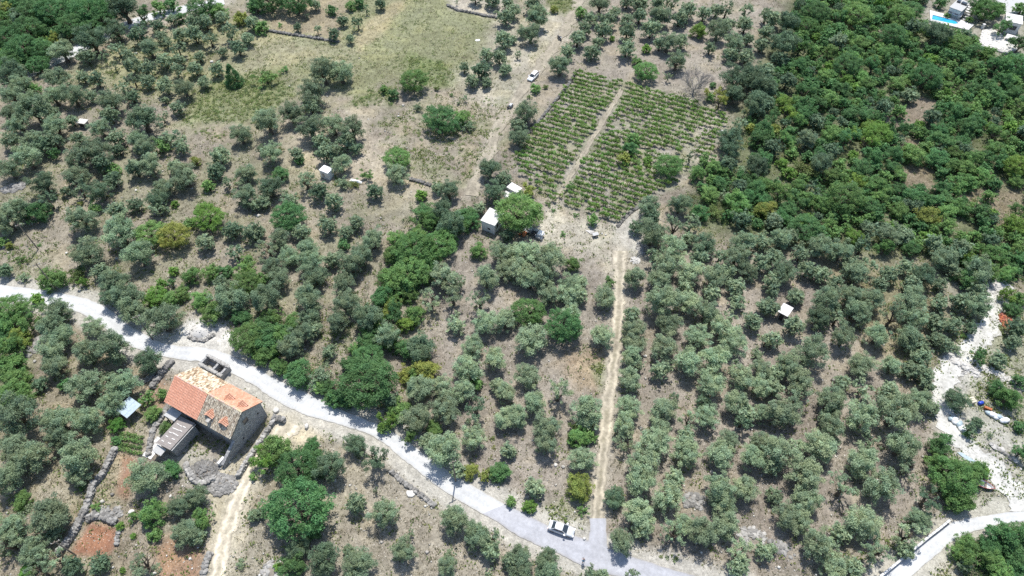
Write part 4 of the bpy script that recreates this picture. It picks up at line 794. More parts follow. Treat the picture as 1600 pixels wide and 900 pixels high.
PROTO = {}
for style, nvar in (('olive', 13), ('open', 6), ('broad', 6), ('dense', 5), ('wild', 7), ('cypress', 1), ('bush', 4), ('sapling', 2)):
    L_ = []
    for v in range(nvar):
        V, F, C = crown_mesh(style, 100 * len(style) + v * 7 + ord(style[0]), style)
        L_.append((np_mesh('crown', V, F, M['olive'], C), trunk_mesh('trunk', v * 13 + len(style), style)))
    PROTO[style] = L_

def bare_tree():
    r = random.Random(5); b = MB()
    def grow(p, d, l, w, n):
        e = p + d * l; mid = p + d * l * .5 + Vector((r.uniform(-1, 1), r.uniform(-1, 1), r.uniform(-.3, .6))) * l * .08
        b.tube([p, mid, e], [w, w * .8, w * .6], 5 if w > .02 else 3, cap=False)
        if n == 0: return
        for _ in range(4 if n > 1 else 5):
            dd = (d + Vector((r.uniform(-1, 1), r.uniform(-1, 1), r.uniform(-.35, .7))) * .75).normalized()
            grow(e if r.random() < .6 else mid, dd, l * r.uniform(.55, .8), w * .55, n - 1)
    grow(Vector((0, 0, -.1)), Vector((.05, 0, 1)), 1.0, .16, 0)
    for k in range(7):
        a = k * .9
        grow(Vector((0.05, 0, .85)), Vector((math.cos(a) * .9, math.sin(a) * .9, .75)).normalized(), 1.35, .075, 4)
    return b.mesh('limbs', M['twig'])

# ------------------------------------------------------------------ landmarks that labels refer to
MARK = [("the parked silver car", 877, 827), ("the person on the road", 911, 874), ("the tiled stone house", 335, 635), ("the blue-grey shelter roof", 209, 644),
        ("the white gravel heap", 316, 517), ("the white hut", 770, 342), ("the white-roofed grove shed", 1227, 486), ("the white slope shed", 511, 267), ("the swimming pool", 1475, 33),
        ("the heap of red tiles", 1575, 506), ("the white farm track car", 832, 119), ("the motorbike", 874, 62), ("the lowest red earth plot", 150, 843), ("the upper red earth plot", 195, 745),
        ("the bottom end of the dirt track", 934, 812), ("the middle of the dirt track", 952, 600), ("the top end of the dirt track", 968, 410), ("the tip of the vineyard", 966, 352), ("the bare grey tree", 1083, 125),
        ("the big dark tree by the road", 573, 600), ("the domed tree below the road", 467, 795), ("the white ground slab", 642, 772), ("the pole above the road bend", 60, 388), ("the pole at the road curve", 239, 530),
        ("the pole beside the lower road", 712, 752), ("the pole by the garden plots", 119, 867), ("the blue barrel", 1531, 630), ("the green tree beside the lane", 1490, 745), ("the white rubble heap", 1555, 450),
        ("the concrete lane wall", 1430, 855), ("the cypress by the dry field", 360, 108), ("the bright green slope tree", 325, 340), ("the yellowish slope tree", 272, 372), ("the round dark tree above the hut", 687, 184),
        ("the top edge of the vineyard", 980, 125), ("the lime green vineyard shrub", 1125, 158), ("the yellow tree in the wood", 1196, 328), ("the brown wood clearing", 1430, 170), ("the pale hut roof among olives", 128, 190),
        ("the tan plot left of the track", 905, 575), ("the yellow-green track bush", 905, 757), ("the bramble patch", 380, 150), ("the path corner of the dry field", 545, 70), ("the bare patch of the right grove", 1292, 560), ("the grey rocks above the lower road", 1085, 783), ("the pale rock ledge", 1175, 838), ("the rocks at the grove foot", 1222, 857),
        ("the white farmhouse above the pool", 1495, 10), ("the stone terrace", 1560, 70), ("the driftwood-grey hut trailer", 930, 368), ("the top corner of the hill lane", 207, 36), ("the lower frame edge of the drive", 340, 880),
        ("the dark meadow bush", 615, 147), ("the right bend of the red-brown clearing", 1440, 280), ("the grassy wood clearing", 1550, 320), ("the twin green shrubs", 1005, 105), ("the bright tree in the top grove", 1093, 47)]
MARK = [m for m in MARK if 'driftwood' not in m[0] and 'frame edge' not in m[0] and 'right bend' not in m[0]]
ORD = ['nearest', 'second', 'third', 'fourth', 'fifth', 'sixth', 'seventh', 'eighth', 'ninth', 'tenth', 'eleventh', 'twelfth', 'thirteenth', 'fourteenth', 'fifteenth', 'sixteenth', 'seventeenth', 'eighteenth', 'nineteenth', 'twentieth']
ORD += ['twenty-' + o for o in ('first', 'second', 'third', 'fourth', 'fifth', 'sixth', 'seventh', 'eighth', 'ninth')] + ['thirtieth'] + ['thirty-' + o for o in ('first', 'second', 'third', 'fourth', 'fifth', 'sixth', 'seventh', 'eighth', 'ninth')] + ['fortieth'] + ['forty-' + o for o in ('first', 'second', 'third', 'fourth', 'fifth', 'sixth', 'seventh', 'eighth', 'ninth')]
def rank_labels(items, noun):
    """items: (px, py); for each the landmark it stands at in the shortest order, counted over all of the same noun"""
    P = np.array([(a, b) for a, b in items], float)
    best = [None] * len(P)
    D = np.stack([np.hypot((P[:, 0] - x), (P[:, 1] - y) * 1.25) for _, x, y in MARK], 1)
    R = np.argsort(np.argsort(D, 0), 0)
    out = []
    for i in range(len(P)):
        k = int(np.argmin(R[i] + D[i] / 4000)); r = int(R[i, k])
        if r == 0: out.append('%s nearest to %s' % (noun, MARK[k][0]))
        else: out.append('%s %s from %s' % (ORD[min(r, len(ORD) - 1)], noun, MARK[k][0]))
    return out

OLIVE = [i for i, t in enumerate(TREES) if t[3] in 'Ook']
LEAFY = [i for i, t in enumerate(TREES) if t[3] in 'dmgyc']
BUSH = [i for i, t in enumerate(TREES) if t[3] in 'bs']
shown = lambda i: TREES[i][2] / mpp(TREES[i][1])
def inview(i): return -25 < TREES[i][0] < 1625 and -20 < TREES[i][1] < 925
OLIVE.sort(key=lambda i: -shown(i)); LEAFY.sort(key=lambda i: -shown(i))
KEEP_O, REST_O = OLIVE[:318], OLIVE[318:]
KEEP_L, REST_L = [i for i in LEAFY if inview(i)][:318], []
REST_L = [i for i in LEAFY if i not in set(KEEP_L)]
_h = lambda i, n: int((feet[i][0] * 12.9898 + feet[i][1] * 78.233) * 43.7) % n

def tree_setup(i):
    px, py, r, k = TREES[i]
    if k in 'Ook': style = 'open' if _h(i, 11) in (0, 4) and r < 2.4 else 'olive'; m = {'O': 'olive_silver', 'o': 'olive', 'k': 'olive_dark'}[k]
    elif k == 'c': style = 'cypress'; m = 'dark'
    elif k == 'b': style = 'bush'; m = ('weed', 'mid', 'mid', 'olive')[_h(i, 4)]
    elif k == 's': style = 'sapling'; m = 'olive'
    else:
        m = {'d': 'dark', 'm': 'mid', 'g': 'bright', 'y': 'yellow'}[k]
        style = 'dense' if r > 2.75 else ('wild' if _h(i, 5) == 0 else 'broad')
    return style, m, _h(i, len(PROTO[style]))

LIFT = {'open': 1.15, 'olive': 1.08, 'broad': .88, 'dense': .9, 'wild': .9, 'cypress': 1.05, 'bush': .72, 'sapling': 1.15}
def tree_scale(i, style):
    r = TREES[i][2] * {'open': 1.06, 'olive': (1.06 if TREES[i][3] == 'O' else 1.04 if TREES[i][1] > 230 else .98), 'broad': 1.06, 'dense': 1.10, 'wild': 1.0, 'cypress': 1.0, 'bush': 1.1, 'sapling': 1.3}[style]
    vz = {'open': .98, 'olive': .92, 'broad': .88, 'dense': .78, 'wild': 1.0, 'cypress': 1.05, 'bush': .8, 'sapling': 1.2}[style] * (0.88 + .24 * ((_h(i, 97)) / 97))
    return r, r * vz
def plant(i, name, label, cat, group, trunk=True):
    style, m, v = tree_setup(i)
    r, rz = tree_scale(i, style)
    f = feet[i]
    e = empty(name, (f[0], f[1], f[2]), _h(i, 628) / 100)
    tag(e, label, cat, group)
    cm, tm = PROTO[style][v]
    ax = 1 + ((_h(i, 53) / 53) - .5) * .18
    c = link('crown', cm, e, (0, 0, LIFT[style] * rz), None, (r * ax, r / ax, rz))
    c.material_slots[0].link = 'OBJECT'; c.material_slots[0].material = M[m]
    if trunk:
        link('trunk', tm, e, (0, 0, LIFT[style] * rz), None, (r, r, rz))
    return e

TONE = {'O': 'silvery', 'o': 'grey-green', 'k': 'dark', 'd': 'dark green', 'm': 'green', 'g': 'bright green', 'y': 'yellow-green', 'c': 'cone-shaped dark', 'b': 'low', 's': 'thin'}
def size_word(r): return 'small' if r < 1.6 else ('broad' if r > 2.7 else 'mid-sized')
lab = dict(zip(OLIVE, rank_labels([TREES[i][:2] for i in OLIVE], 'olive')))
for i in KEEP_O:
    plant(i, 'olive_tree', '%s %s olive tree, %s' % (size_word(TREES[i][2]), TONE[TREES[i][3]], lab[i]), 'olive tree', 'olive trees of the groves')
lab = dict(zip(KEEP_L, rank_labels([TREES[i][:2] for i in KEEP_L], 'leafy tree')))
for i in KEEP_L:
    plant(i, 'cypress_tree' if TREES[i][3] == 'c' else 'broadleaf_tree', '%s %s tree, %s' % (size_word(TREES[i][2]), TONE[TREES[i][3]], lab[i]), 'tree', 'green trees of the wood and hedges')
BUSH = [i for i in BUSH if inview(i)]
lab = dict(zip(BUSH, rank_labels([TREES[i][:2] for i in BUSH], 'shrub')))
for i in BUSH:
    k = TREES[i][3]
    plant(i, 'shrub' if k == 'b' else 'sapling', '%s %s, %s' % (TONE[k], 'leafy shrub' if k == 'b' else 'young sapling shrub', lab[i]), 'shrub', 'shrubs and saplings')
# the smallest and farthest crowns, past the three hundred that show largest
BASE = {'olive_silver': (0.330, 0.415, 0.250), 'olive': (0.252, 0.332, 0.198), 'olive_dark': (0.155, 0.232, 0.136), 'dark': (0.122, 0.250, 0.095), 'mid': (0.185, 0.322, 0.105), 'bright': (0.185, 0.330, 0.075), 'yellow': (0.29, 0.34, 0.09), 'weed': (0.17, 0.225, 0.075), 'vine': (0.20, 0.325, 0.085)}
M['mixed'] = leaf_mat('mixed_leaves', (1, 1, 1), 0.0, 0.0)
def grove_mass(idx_, name, label, lod):
    if not idx_: return
    Vs, Fs, Cs = [], [], []; o = 0
    cache = {}
    for i in idx_:
        style, m, v = tree_setup(i)
        if (style, v % 6) not in cache: cache[style, v % 6] = crown_mesh(style, 900 + v, style, lod)
        V, F, C = cache[style, v % 6]
        r, rz = tree_scale(i, style)
        a = _h(i, 628) / 100; ca, sa = math.cos(a), math.sin(a)
        Vs.append(np.stack([(V[:, 0] * ca - V[:, 1] * sa) * r, (V[:, 0] * sa + V[:, 1] * ca) * r, V[:, 2] * rz + LIFT[style] * rz], 1) + feet[i])
        Fs.append(F + o); o += len(V)
        Cs.append(C * np.array(BASE[m]) * (0.85 + .3 * _h(i, 31) / 31))
        t = MB(); w = .09 * r
        t.tube([(feet[i][0], feet[i][1], feet[i][2] - .1), (feet[i][0], feet[i][1], feet[i][2] + LIFT[style] * rz)], [w * 1.4, w * .6], 4, cap=False)
        tv = np.array(t.v); tf = np.array(t.f)
        Vs.append(tv); Fs.append(tf + o); o += len(tv); Cs.append(np.tile(np.array([[.13, .105, .08]]), (len(tf), 1)))
    me = np_mesh(name, np.concatenate(Vs), np.concatenate(Fs), M['mixed'], np.concatenate(Cs))
    kind(link(name, me), 'stuff', label, 'trees')
grove_mass(REST_O, 'olive_foliage', 'remaining small olive crowns scattered through the far groves', .12)
grove_mass(REST_L, 'wood_foliage', 'remaining small green crowns in the wood', .15)
print('TREES', len(TREES), 'olive', len(OLIVE), 'leafy', len(LEAFY), 'bush', len(BUSH))

i_bare = [i for i, t in enumerate(TREES) if t[3] == 'x'][0]
_f = feet[i_bare]; _s = TREES[i_bare][2] / 2.35
_p = G(1082, 148)
e = empty('bare_tree', (_p[0], _p[1], _p[2])); tag(e, 'leafless grey tree with spreading twigs above the vineyard', 'tree')
link('limbs', bare_tree(), e, None, None, (_s, _s, _s))
# ------------------------------------------------------------------ building materials
M['masonry'] = stone_mat('grey_masonry', (0.47, 0.455, 0.43), (0.30, 0.295, 0.29), (0.17, 0.165, 0.16), 3.2)
M['drystone'] = mat('limestone', (0.43, 0.41, 0.375), 0.95, 0.25, 2.5, 0.4, col2=(0.29, 0.275, 0.25))
M['paling'] = mat('pale_limestone', (0.66, 0.63, 0.57), 0.95, 0.15, 2.0, 0.3, col2=(0.54, 0.51, 0.45))
M['earth'] = mat('stony_earth', (0.25, 0.22, 0.18), 0.95, 0.2, 3.0, 0.3)
M['core'] = mat('wall_core', (0.20, 0.185, 0.16), 0.95, 0.2, 3.0)
M['tile'] = mat('clay_tiles', attr=True, rough=0.85, var=0.16, scale=2.5, bump=0.1)
M['render_white'] = mat('white_render', (0.70, 0.69, 0.66), 0.9, 0.06, 1.3, 0.1)
M['roof_white'] = mat('white_roof', (0.66, 0.635, 0.60), 0.85, 0.09, 0.9, 0.1, objvar=0.08)
M['concrete'] = mat('grey_concrete', (0.45, 0.445, 0.43), 0.9, 0.12, 1.8, 0.15)
M['slate'] = mat('grey_brown_roof', (0.27, 0.24, 0.22), 0.85, 0.15, 2.4, 0.15)
M['wood'] = mat('weathered_wood', (0.22, 0.185, 0.15), 0.9, 0.2, 5.0, 0.2)
M['bleached'] = mat('bleached_wood', (0.62, 0.59, 0.55), 0.9, 0.1, 4.0)
M['dark_open'] = mat('dark_opening', (0.03, 0.028, 0.026), 0.7)
M['glass'] = mat('window_glass', (0.035, 0.045, 0.055), 0.12, spec=0.6)
M['poly'] = mat('blue_grey_sheet', (0.36, 0.44, 0.48), 0.45, 0.14, 1.6, 0.1, spec=0.5)
M['metal'] = mat('dull_metal', (0.42, 0.42, 0.43), 0.5, 0.1, 3.0, metal=0.6)
M['white_paint'] = mat('white_paint', (0.78, 0.78, 0.77), 0.45, 0.04, 2.0, spec=0.5)
M['silver_paint'] = mat('silver_paint', (0.55, 0.565, 0.58), 0.28, 0.02, 2.0, spec=0.6)
M['rubber'] = mat('rubber', (0.028, 0.028, 0.028), 0.85)
M['black'] = mat('black_plastic', (0.035, 0.035, 0.038), 0.5, spec=0.4)
M['red_lamp'] = mat('red_lens', (0.42, 0.03, 0.025), 0.25, spec=0.6)
M['lamp'] = mat('clear_lens', (0.72, 0.74, 0.76), 0.15, spec=0.7)
M['orange'] = mat('orange_paint', (0.42, 0.14, 0.055), 0.55, 0.15, 4.0)
M['blue'] = mat('blue_plastic', (0.02, 0.06, 0.42), 0.4, 0.05, 3.0, spec=0.5)
M['cream'] = mat('cream_board', (0.62, 0.56, 0.42), 0.8, 0.08, 3.0)
M['water'] = mat('pool_water', (0.03, 0.33, 0.62), 0.06, 0.10, 0.5, spec=0.5, col2=(0.04, 0.42, 0.68))
M['pool_tile'] = mat('pool_tile', (0.10, 0.50, 0.72), 0.4, 0.05, 2.0)
M['paving'] = mat('pale_paving', (0.62, 0.60, 0.575), 0.85, 0.06, 1.2)
M['rubble_pale'] = mat('pale_gravel', (0.58, 0.555, 0.51), 0.95, 0.10, 3.0, 0.3)
M['sheet_white'] = mat('white_sheet', (0.76, 0.76, 0.75), 0.7, 0.05, 2.0)

CLAY_NEW = [(0.74, 0.37, 0.245), (0.72, 0.355, 0.235), (0.77, 0.40, 0.27)]
CLAY_PINK = [(0.64, 0.345, 0.23), (0.60, 0.31, 0.20), (0.68, 0.39, 0.27)]
CLAY_OLD = [(0.60, 0.49, 0.34), (0.66, 0.56, 0.41), (0.50, 0.36, 0.23), (0.35, 0.25, 0.16), (0.68, 0.60, 0.47)]
CLAY_GREY = [(0.53, 0.455, 0.345), (0.47, 0.395, 0.29), (0.40, 0.33, 0.245), (0.58, 0.51, 0.40), (0.35, 0.28, 0.205)]

def tile_field(b, O, U, D, N, wu, wd, cols, seed, gap=0.27, row=0.40, mess=0.0):
    """courses of barrel tiles on a slope: O ridge corner, U along the ridge, D down the slope, N outward"""
    r = random.Random(seed)
    O, U, D, N = map(Vector, (O, U, D, N))
    nc, nr = int(wu / gap), int(wd / row)
    for c in range(nc):
        for k in range(nr):
            base = O + U * ((c + .5) * wu / nc + r.uniform(-mess, mess) * .05) + D * (k * wd / nr)
            l = wd / nr * 1.12; h = .075
            vs = []
            for t, lift in ((0, .01), (1, .045)):
                for q in range(5):
                    a = math.pi * q / 4
                    vs.append(base + D * (l * t) + U * (math.cos(a) * gap * .49) + N * (math.sin(a) * h + lift + r.uniform(0, mess) * .03))
            cc = cols[r.randrange(len(cols))]; v = r.uniform(.94, 1.06) if mess < .5 else r.uniform(.82, 1.15)
            b.add(vs, [(q, q + 1, q + 6, q + 5) for q in range(4)] + [(5, 6, 7, 8, 9)], 0, tuple(x * v for x in cc))
    return b

# ------------------------------------------------------------------ the tiled stone house
hx, hy = -48.5, 55.5
hz = float(hf(hx, hy)) - .15
HL, HW, HE, HR, HA = 14.2, 7.2, 4.75, 7.25, -0.49
house = empty('stone_house', (hx, hy, hz), HA)
tag(house, 'long grey stone house with half orange, half weathered tile roof beside the road', 'house')
L2, W2 = HL / 2 - .12, HW / 2 - .25
b = MB()
b.add([(-L2, -W2, -1), (L2, -W2, -1), (L2, W2, -1), (-L2, W2, -1), (-L2, -W2, HE), (L2, -W2, HE), (L2, W2, HE), (-L2, W2, HE), (-L2, 0, HR - .12), (L2, 0, HR - .12)],
      [(0, 1, 5, 4), (2, 3, 7, 6), (1, 2, 6, 9, 5), (3, 0, 4, 8, 7), (4, 5, 9, 8), (6, 7, 8, 9)])
b.build('wall', M['masonry'], house)
slope = Vector((0, W2 + .35, HE - HR + .12 - .15)); sl = math.hypot(HW / 2 + .1, HR - HE + .12)
for nm, sy, x0, x1, cols, seed, mess, lab_ in (('roof_panel', -1, -HL / 2, 0.1, CLAY_NEW, 1, .1, 'new orange tile roof panel'), ('roof_panel', -1, 0.1, HL / 2, CLAY_GREY, 2, 1, 'weathered grey-ochre tile roof panel'),
                                   ('roof_panel', 1, -HL / 2, -.1, CLAY_OLD, 3, 1, 'pale straw-coloured old tile roof panel'), ('roof_panel', 1, -.1, HL / 2, CLAY_PINK, 4, .1, 'pinkish orange tile roof panel')):
    D = Vector((0, sy * (HW / 2 + .1), HE - HR - .12)).normalized(); N = Vector((0, sy * abs(D.z), abs(D.y)))
    O = Vector((x0, 0, HR))
    b = MB(); w = x1 - x0
    P = [O, O + Vector((w, 0, 0)), O + Vector((w, 0, 0)) + D * sl, O + D * sl]
    b.add([p - N * .02 for p in P] + [p - N * .13 for p in P], [(0, 1, 2, 3), (7, 6, 5, 4), (0, 4, 5, 1), (1, 5, 6, 2), (2, 6, 7, 3), (3, 7, 4, 0)])
    pan = b.build(nm, M['core'], house); pan['label'] = lab_
    t = tile_field(MB(), O + Vector((.02, 0, 0)), (1, 0, 0), D, N, w - .04, sl, cols, seed, mess=mess)
    o = t.build('tiles', M['tile'], pan); o['kind'] = 'stuff'
rb = MB(); r_ = random.Random(9)
for k in range(38):
    x = -HL / 2 + .19 + k * HL / 38
    vs = []
    for xx, e in ((-.2, 0), (.2, .02)):
        for q in range(6):
            a = math.pi * q / 5; vs.append((x + xx, math.cos(a) * .15, HR - .04 + math.sin(a) * .13 + e))
    rb.add(vs, [(q, q + 1, q + 7, q + 6) for q in range(5)], 0, tuple(c * r_.uniform(.9, 1.15) for c in (.60, .42, .30)))
rb.build('ridge_tiles', M['tile'], house)['kind'] = 'stuff'
def dormer(x, sy, t):
    """little gabled skylight hood sitting on the slope"""
    D = Vector((0, sy * (HW / 2 + .1), HE - HR - .12)).normalized()
    p = Vector((x, 0, HR)) + D * (sl * t)
    y0 = p.y; z0 = p.z
    d = MB(); w = .62; l = 1.7; hgt = .95
    f = lambda a, yy, zz: (x + a, y0 + sy * yy, z0 + zz)
    d.add([f(-w, 0, -.5), f(w, 0, -.5), f(w, -l, -.2), f(-w, -l, -.2), f(-w, 0, .42), f(w, 0, .42), f(w, -l, .42), f(-w, -l, .42), f(0, 0, hgt), f(0, -l, hgt)],
          [(0, 1, 5, 8, 4), (1, 2, 6, 5), (3, 0, 4, 7), (2, 3, 7, 9, 6)])
    o = d.build('dormer', M['core'], house)
    g = MB()
    g.add([f(-w * .72, .012, -.28), f(w * .72, .012, -.28), f(w * .72, .012, .36), f(-w * .72, .012, .36)], [(0, 1, 2, 3)])
    g.build('window', M['dark_open'], o)
    tb = MB()
    for s in (-1, 1):
        DD = Vector((s * w * 1.25, 0, .42 - hgt - .09)).normalized(); NN = Vector((abs(DD.z) * s, 0, abs(DD.x)))
        q0 = Vector(f(0, .14, hgt + .02)); U = Vector((0, -sy, 0))
        P = [q0, q0 + U * (l + .2), q0 + U * (l + .2) + DD * .98, q0 + DD * .98]
        tb.add([p for p in P] + [p - NN * .05 for p in P], [(0, 1, 2, 3), (7, 6, 5, 4), (0, 4, 5, 1), (1, 5, 6, 2), (2, 6, 7, 3), (3, 7, 4, 0)], 0, CLAY_PINK[0])
        tile_field(tb, q0 + NN * .01, U, DD, NN, l + .2, .96, CLAY_PINK, 5, .25, .36)
    tb.build('tiles', M['tile'], o)['kind'] = 'stuff'
for x, sy, t in ((2.0, -1, .72), (4.9, -1, .72), (3.0, 1, .45), (5.7, 1, .45)): dormer(x, sy, t)
MB().box((2.4, -W2 + .15, HE + .45), (.5, .5, 1.1)).box((2.4, -W2 + .15, HE + 1.03), (.64, .64, .08)).build('chimney', M['drystone'], house)
b = MB()                                # gable window: frame round a deep dark light
wx = L2 + .02
for yy, zz, a, c in ((-.45, 4.7, .09, 1.05), (.45, 4.7, .09, 1.05), (0, 5.27, .99, .1), (0, 4.13, .99, .1)): b.box((wx, yy - .2, zz), (.12, a, c))
wn = b.build('window', M['wood'], house)
MB().box((wx - .03, -.2, 4.7), (.04, .82, 1.06)).build('pane', M['glass'], wn)
b = MB(); b.box((wx, 2.1, 3.3), (.05, .3, .3)); b.build('vent', M['dark_open'], house)
b = MB(); b.box((wx, -2.0, 1.7), (.05, .3, .3)); b.build('vent', M['dark_open'], house)
for x, z, w, h in ((-6, 3.2, .7, .9), (-3.4, 1.0, 1.0, 2.0), (1.0, 3.2, .7, .9), (3.6, 3.2, .7, .9), (3.4, .9, 1.1, 2.0), (6, 3.2, .7, .9)):
    f = MB().box((x, -W2 - .02, z), (w + .2, .1, h + .2)).build('door' if h > 1.5 else 'window', M['drystone'], house)
    MB().box((x, -W2 - .06, z), (w, .06, h)).build('leaf_panel' if h > 1.5 else 'pane', M['wood'] if h > 1.5 else M['glass'], f)
# the gable wall runs on as a sloping buttress wall into the yard
b = MB(); b.add([(L2 - .5, -W2 + .05, -1), (L2 + .01, -W2 + .05, -1), (L2 + .01, -W2 - 3.6, -1), (L2 - .5, -W2 - 3.6, -1), (L2 - .5, -W2 + .05, 3.2), (L2 + .01, -W2 + .05, 3.2), (L2 + .01, -W2 - 3.6, 1.1), (L2 - .5, -W2 - 3.6, 1.1)],
      [(0, 1, 5, 4), (1, 2, 6, 5), (2, 3, 7, 6), (3, 0, 4, 7), (4, 5, 6, 7)])
b.build('buttress', M['masonry'], house)
MB().box((L2 - .95, -W2 - 3.1, .5), (.42, 1.3, 1.3)).build('pier', M['render_white'], house)
def H(x, y, z=0.0):
    c, s = math.cos(HA), math.sin(HA)
    return Vector((hx + x * c - y * s, hy + x * s + y * c, hz + z))
# grey slab canopy by the west door
p = H(-5.6, -W2 - 1.0)
e = empty('door_canopy', (p.x, p.y, hz), HA); tag(e, 'grey concrete canopy slab under the orange eave of the stone house', 'canopy')
MB().box((0, 0, 2.6), (2.3, 1.7, .16)).build('slab', M['concrete'], e)
for x in (-1, 1): MB().box((x, -.75, 1.0), (.14, .14, 3.1)).build('post', M['concrete'], e)

# ------------------------------------------------------------------ lean-to wing at right angles to the house
an = empty('outbuilding', (*(H(-2.6, -W2 - 3.3)[:2]), hz), HA)
tag(an, 'low stone outbuilding with grey-brown roof and rows of white battens', 'outbuilding')
aw, al = 3.0, 4.9
b = MB(); z0, z1 = 2.35, 3.0
b.add([(-aw / 2, -al / 2, -1), (aw / 2, -al / 2, -1), (aw / 2, al / 2, -1), (-aw / 2, al / 2, -1), (-aw / 2, -al / 2, z0), (aw / 2, -al / 2, z1), (aw / 2, al / 2, z1), (-aw / 2, al / 2, z0)],
      [(0, 1, 5, 4), (1, 2, 6, 5), (2, 3, 7, 6), (3, 0, 4, 7), (4, 5, 6, 7)])
b.build('wall', M['masonry'], an)
sl2 = math.atan2(z1 - z0, aw)
rp = MB().box((0, 0, (z0 + z1) / 2 + .1), (aw + .5, al + .4, .1), 0, 0, (0, -sl2)).build('roof_panel', M['slate'], an)
for k in range(6):                       # roof boards
    y = -al / 2 + .1 + k * (al / 5.0) * .96
    MB().box((0, y, (z0 + z1) / 2 + .165), (aw + .4, .06, .035), 0, 0, (0, -sl2)).build('seam', M['slate'], rp)
rr = random.Random(4)
for k in range(5):
    for x in (-.85, -.1, .65):
        if rr.random() < .15: continue
        MB().box((x, -al / 2 + .55 + k * .82 + rr.uniform(-.08, .08), (z0 + z1) / 2 + .19 + x * math.tan(sl2)), (rr.uniform(.6, .8), .15, .06), rr.uniform(-.08, .08), 0, (0, -sl2)).build('batten', M['bleached'], rp)
MB().box((aw / 2 + .32, 0, z1 - .1), (.12, al + .3, .12)).build('gutter', M['concrete'], an)
p = H(-3.3, -W2 - 6.6)
e = empty('lean_to', (p.x, p.y, hz), HA); tag(e, 'small grey slab roof lean-to at the outbuilding end', 'shed')
MB().box((0, 0, 1.9), (1.9, 1.2, .1), 0, 0, (.1, 0)).build('roof_panel', M['concrete'], e)
for x in (-.8, .8):
    for y in (-.5, .5): MB().box((x, y, .6), (.1, .1, 2.6)).build('post', M['wood'], e)

# ------------------------------------------------------------------ dry stone walls, ruins and heaps
def drystone(name, label, pts, hgt, wid, size=.34, seed=1, m='drystone', cat='wall', core=True, mess=.5):
    P = GV(pts); P = resample(P, max(2, int(np.hypot(*np.diff(P, axis=0).T).sum() / (size * .92))))
    e = empty(name, (P[0][0], P[0][1], float(hf(*P[0])))); tag(e, label, cat)
    o = np.array(e.location)
    r = random.Random(seed); b = MB(); c = MB()
    n = max(1, int(round(hgt / (size * .62)))); sh = {'drystone': .235, 'paling': .33, 'core': .16}[m]
    for i, (x, y) in enumerate(P):
        t = P[min(i + 1, len(P) - 1)] - P[max(i - 1, 0)]; t = t / (np.hypot(*t) + 1e-9); nn = np.array([-t[1], t[0]])
        z = float(hf(x, y)); hh = max(1, n - (1 if r.random() < mess * .5 else 0))
        for k in range(hh):
            for s in ((-1, 1) if k < hh - 1 or wid < .7 else (-1, 0, 1)):
                tone = r.choice((.7, .85, 1.0, 1.2, 1.4)); q = np.array([x, y]) + nn * s * (wid / 2 - size * .3) + t * r.uniform(-.1, .1)
                b.rock((q[0] - o[0], q[1] - o[1], z + (k + .4) * size * .62 - o[2] + r.uniform(-.03, .05)), (size * r.uniform(.8, 1.35), size * r.uniform(.7, 1.1), size * r.uniform(.7, 1.0)), r.random(), 0, .7, tuple(tone * c * sh for c in (1, .955, .88)))
    st = b.build('stones', M['tile'], e); st['kind'] = 'stuff'
    if core and n > 1:
        for i in range(0, len(P) - 1):
            x, y = (P[i] + P[i + 1]) / 2; d = P[i + 1] - P[i]; l = np.hypot(*d)
            c.box((x - o[0], y - o[1], float(hf(x, y)) - o[2] + hgt * .36 - .15), (l * 1.02, max(.2, wid - size * .55), hgt * .8 + .1 + (i % 2) * .012), math.atan2(d[1], d[0]))
        c.build('core', M['core'], e)
    return e
drystone('dry_stone_wall', 'dry stone wall between the garden plots and the olives', [(182, 702), (172, 722), (160, 745), (146, 760), (143, 775), (136, 795)], .8, .6, .36, 1)
drystone('dry_stone_wall', 'dry stone wall along the edge of the lowest red earth plot', [(136, 797), (128, 812), (118, 832), (104, 853), (92, 865)], .8, .65, .36, 2)
drystone('dry_stone_wall', 'curved stone terrace edge above the lowest red earth plot', [(138, 812), (150, 806), (165, 808), (182, 816)], .6, .8, .36, 3)
drystone('dry_stone_wall', 'tumbled stone wall from the road towards the stone house garden', [(269, 566), (262, 574), (254, 584), (247, 593), (239, 606)], .7, .7, .42, 4)
drystone('dry_stone_wall', 'low wall of stones beside the garden and blue-grey shelter', [(266, 628), (258, 645), (247, 662), (240, 672), (236, 690), (233, 710)], .6, .6, .4, 5)
drystone('dry_stone_wall', 'straight pale-topped wall along the drive by the house gable', [(431, 655), (420, 672), (405, 695), (390, 718), (374, 744)], .8, .45, .34, 6, 'paling')
drystone('dry_stone_wall', 'stub of dark wall closing the drive wall beside the road', [(430, 655), (436, 657), (444, 658)], 1.0, .6, .42, 7)
drystone('dry_stone_wall', 'curved broken wall round the rubble yard of the stone house', [(291, 727), (297, 740), (306, 752), (316, 758), (328, 752), (335, 748)], .8, .6, .4, 8, 'paling')
drystone('dry_stone_wall', 'long low ledge of stones beside the lower road', [(612, 738), (628, 752), (645, 764), (662, 777), (678, 790)], .35, .5, .34, 9)
drystone('dry_stone_wall', 'low stone edging below the olive row near the electricity pole', [(240, 585), (232, 594), (222, 598), (212, 592)], .6, .7, .4, 10)
drystone('field_wall', 'overgrown low wall between the sapling field and dry meadow', [(422, 49), (440, 52), (457, 55), (480, 58), (505, 62), (529, 66)], .45, .5, .4, 11, 'core')
drystone('field_wall', 'thin dark wall curving below the pale corner of the meadow', [(700, 9), (715, 17), (735, 20), (755, 25), (776, 28)], .4, .5, .4, 12, 'core')
drystone('field_wall', 'thin boundary wall along the vineyard edge beside the farm track olives', [(899, 115), (885, 138), (868, 158), (858, 170), (842, 190), (822, 214)], .35, .4, .36, 13, 'core')
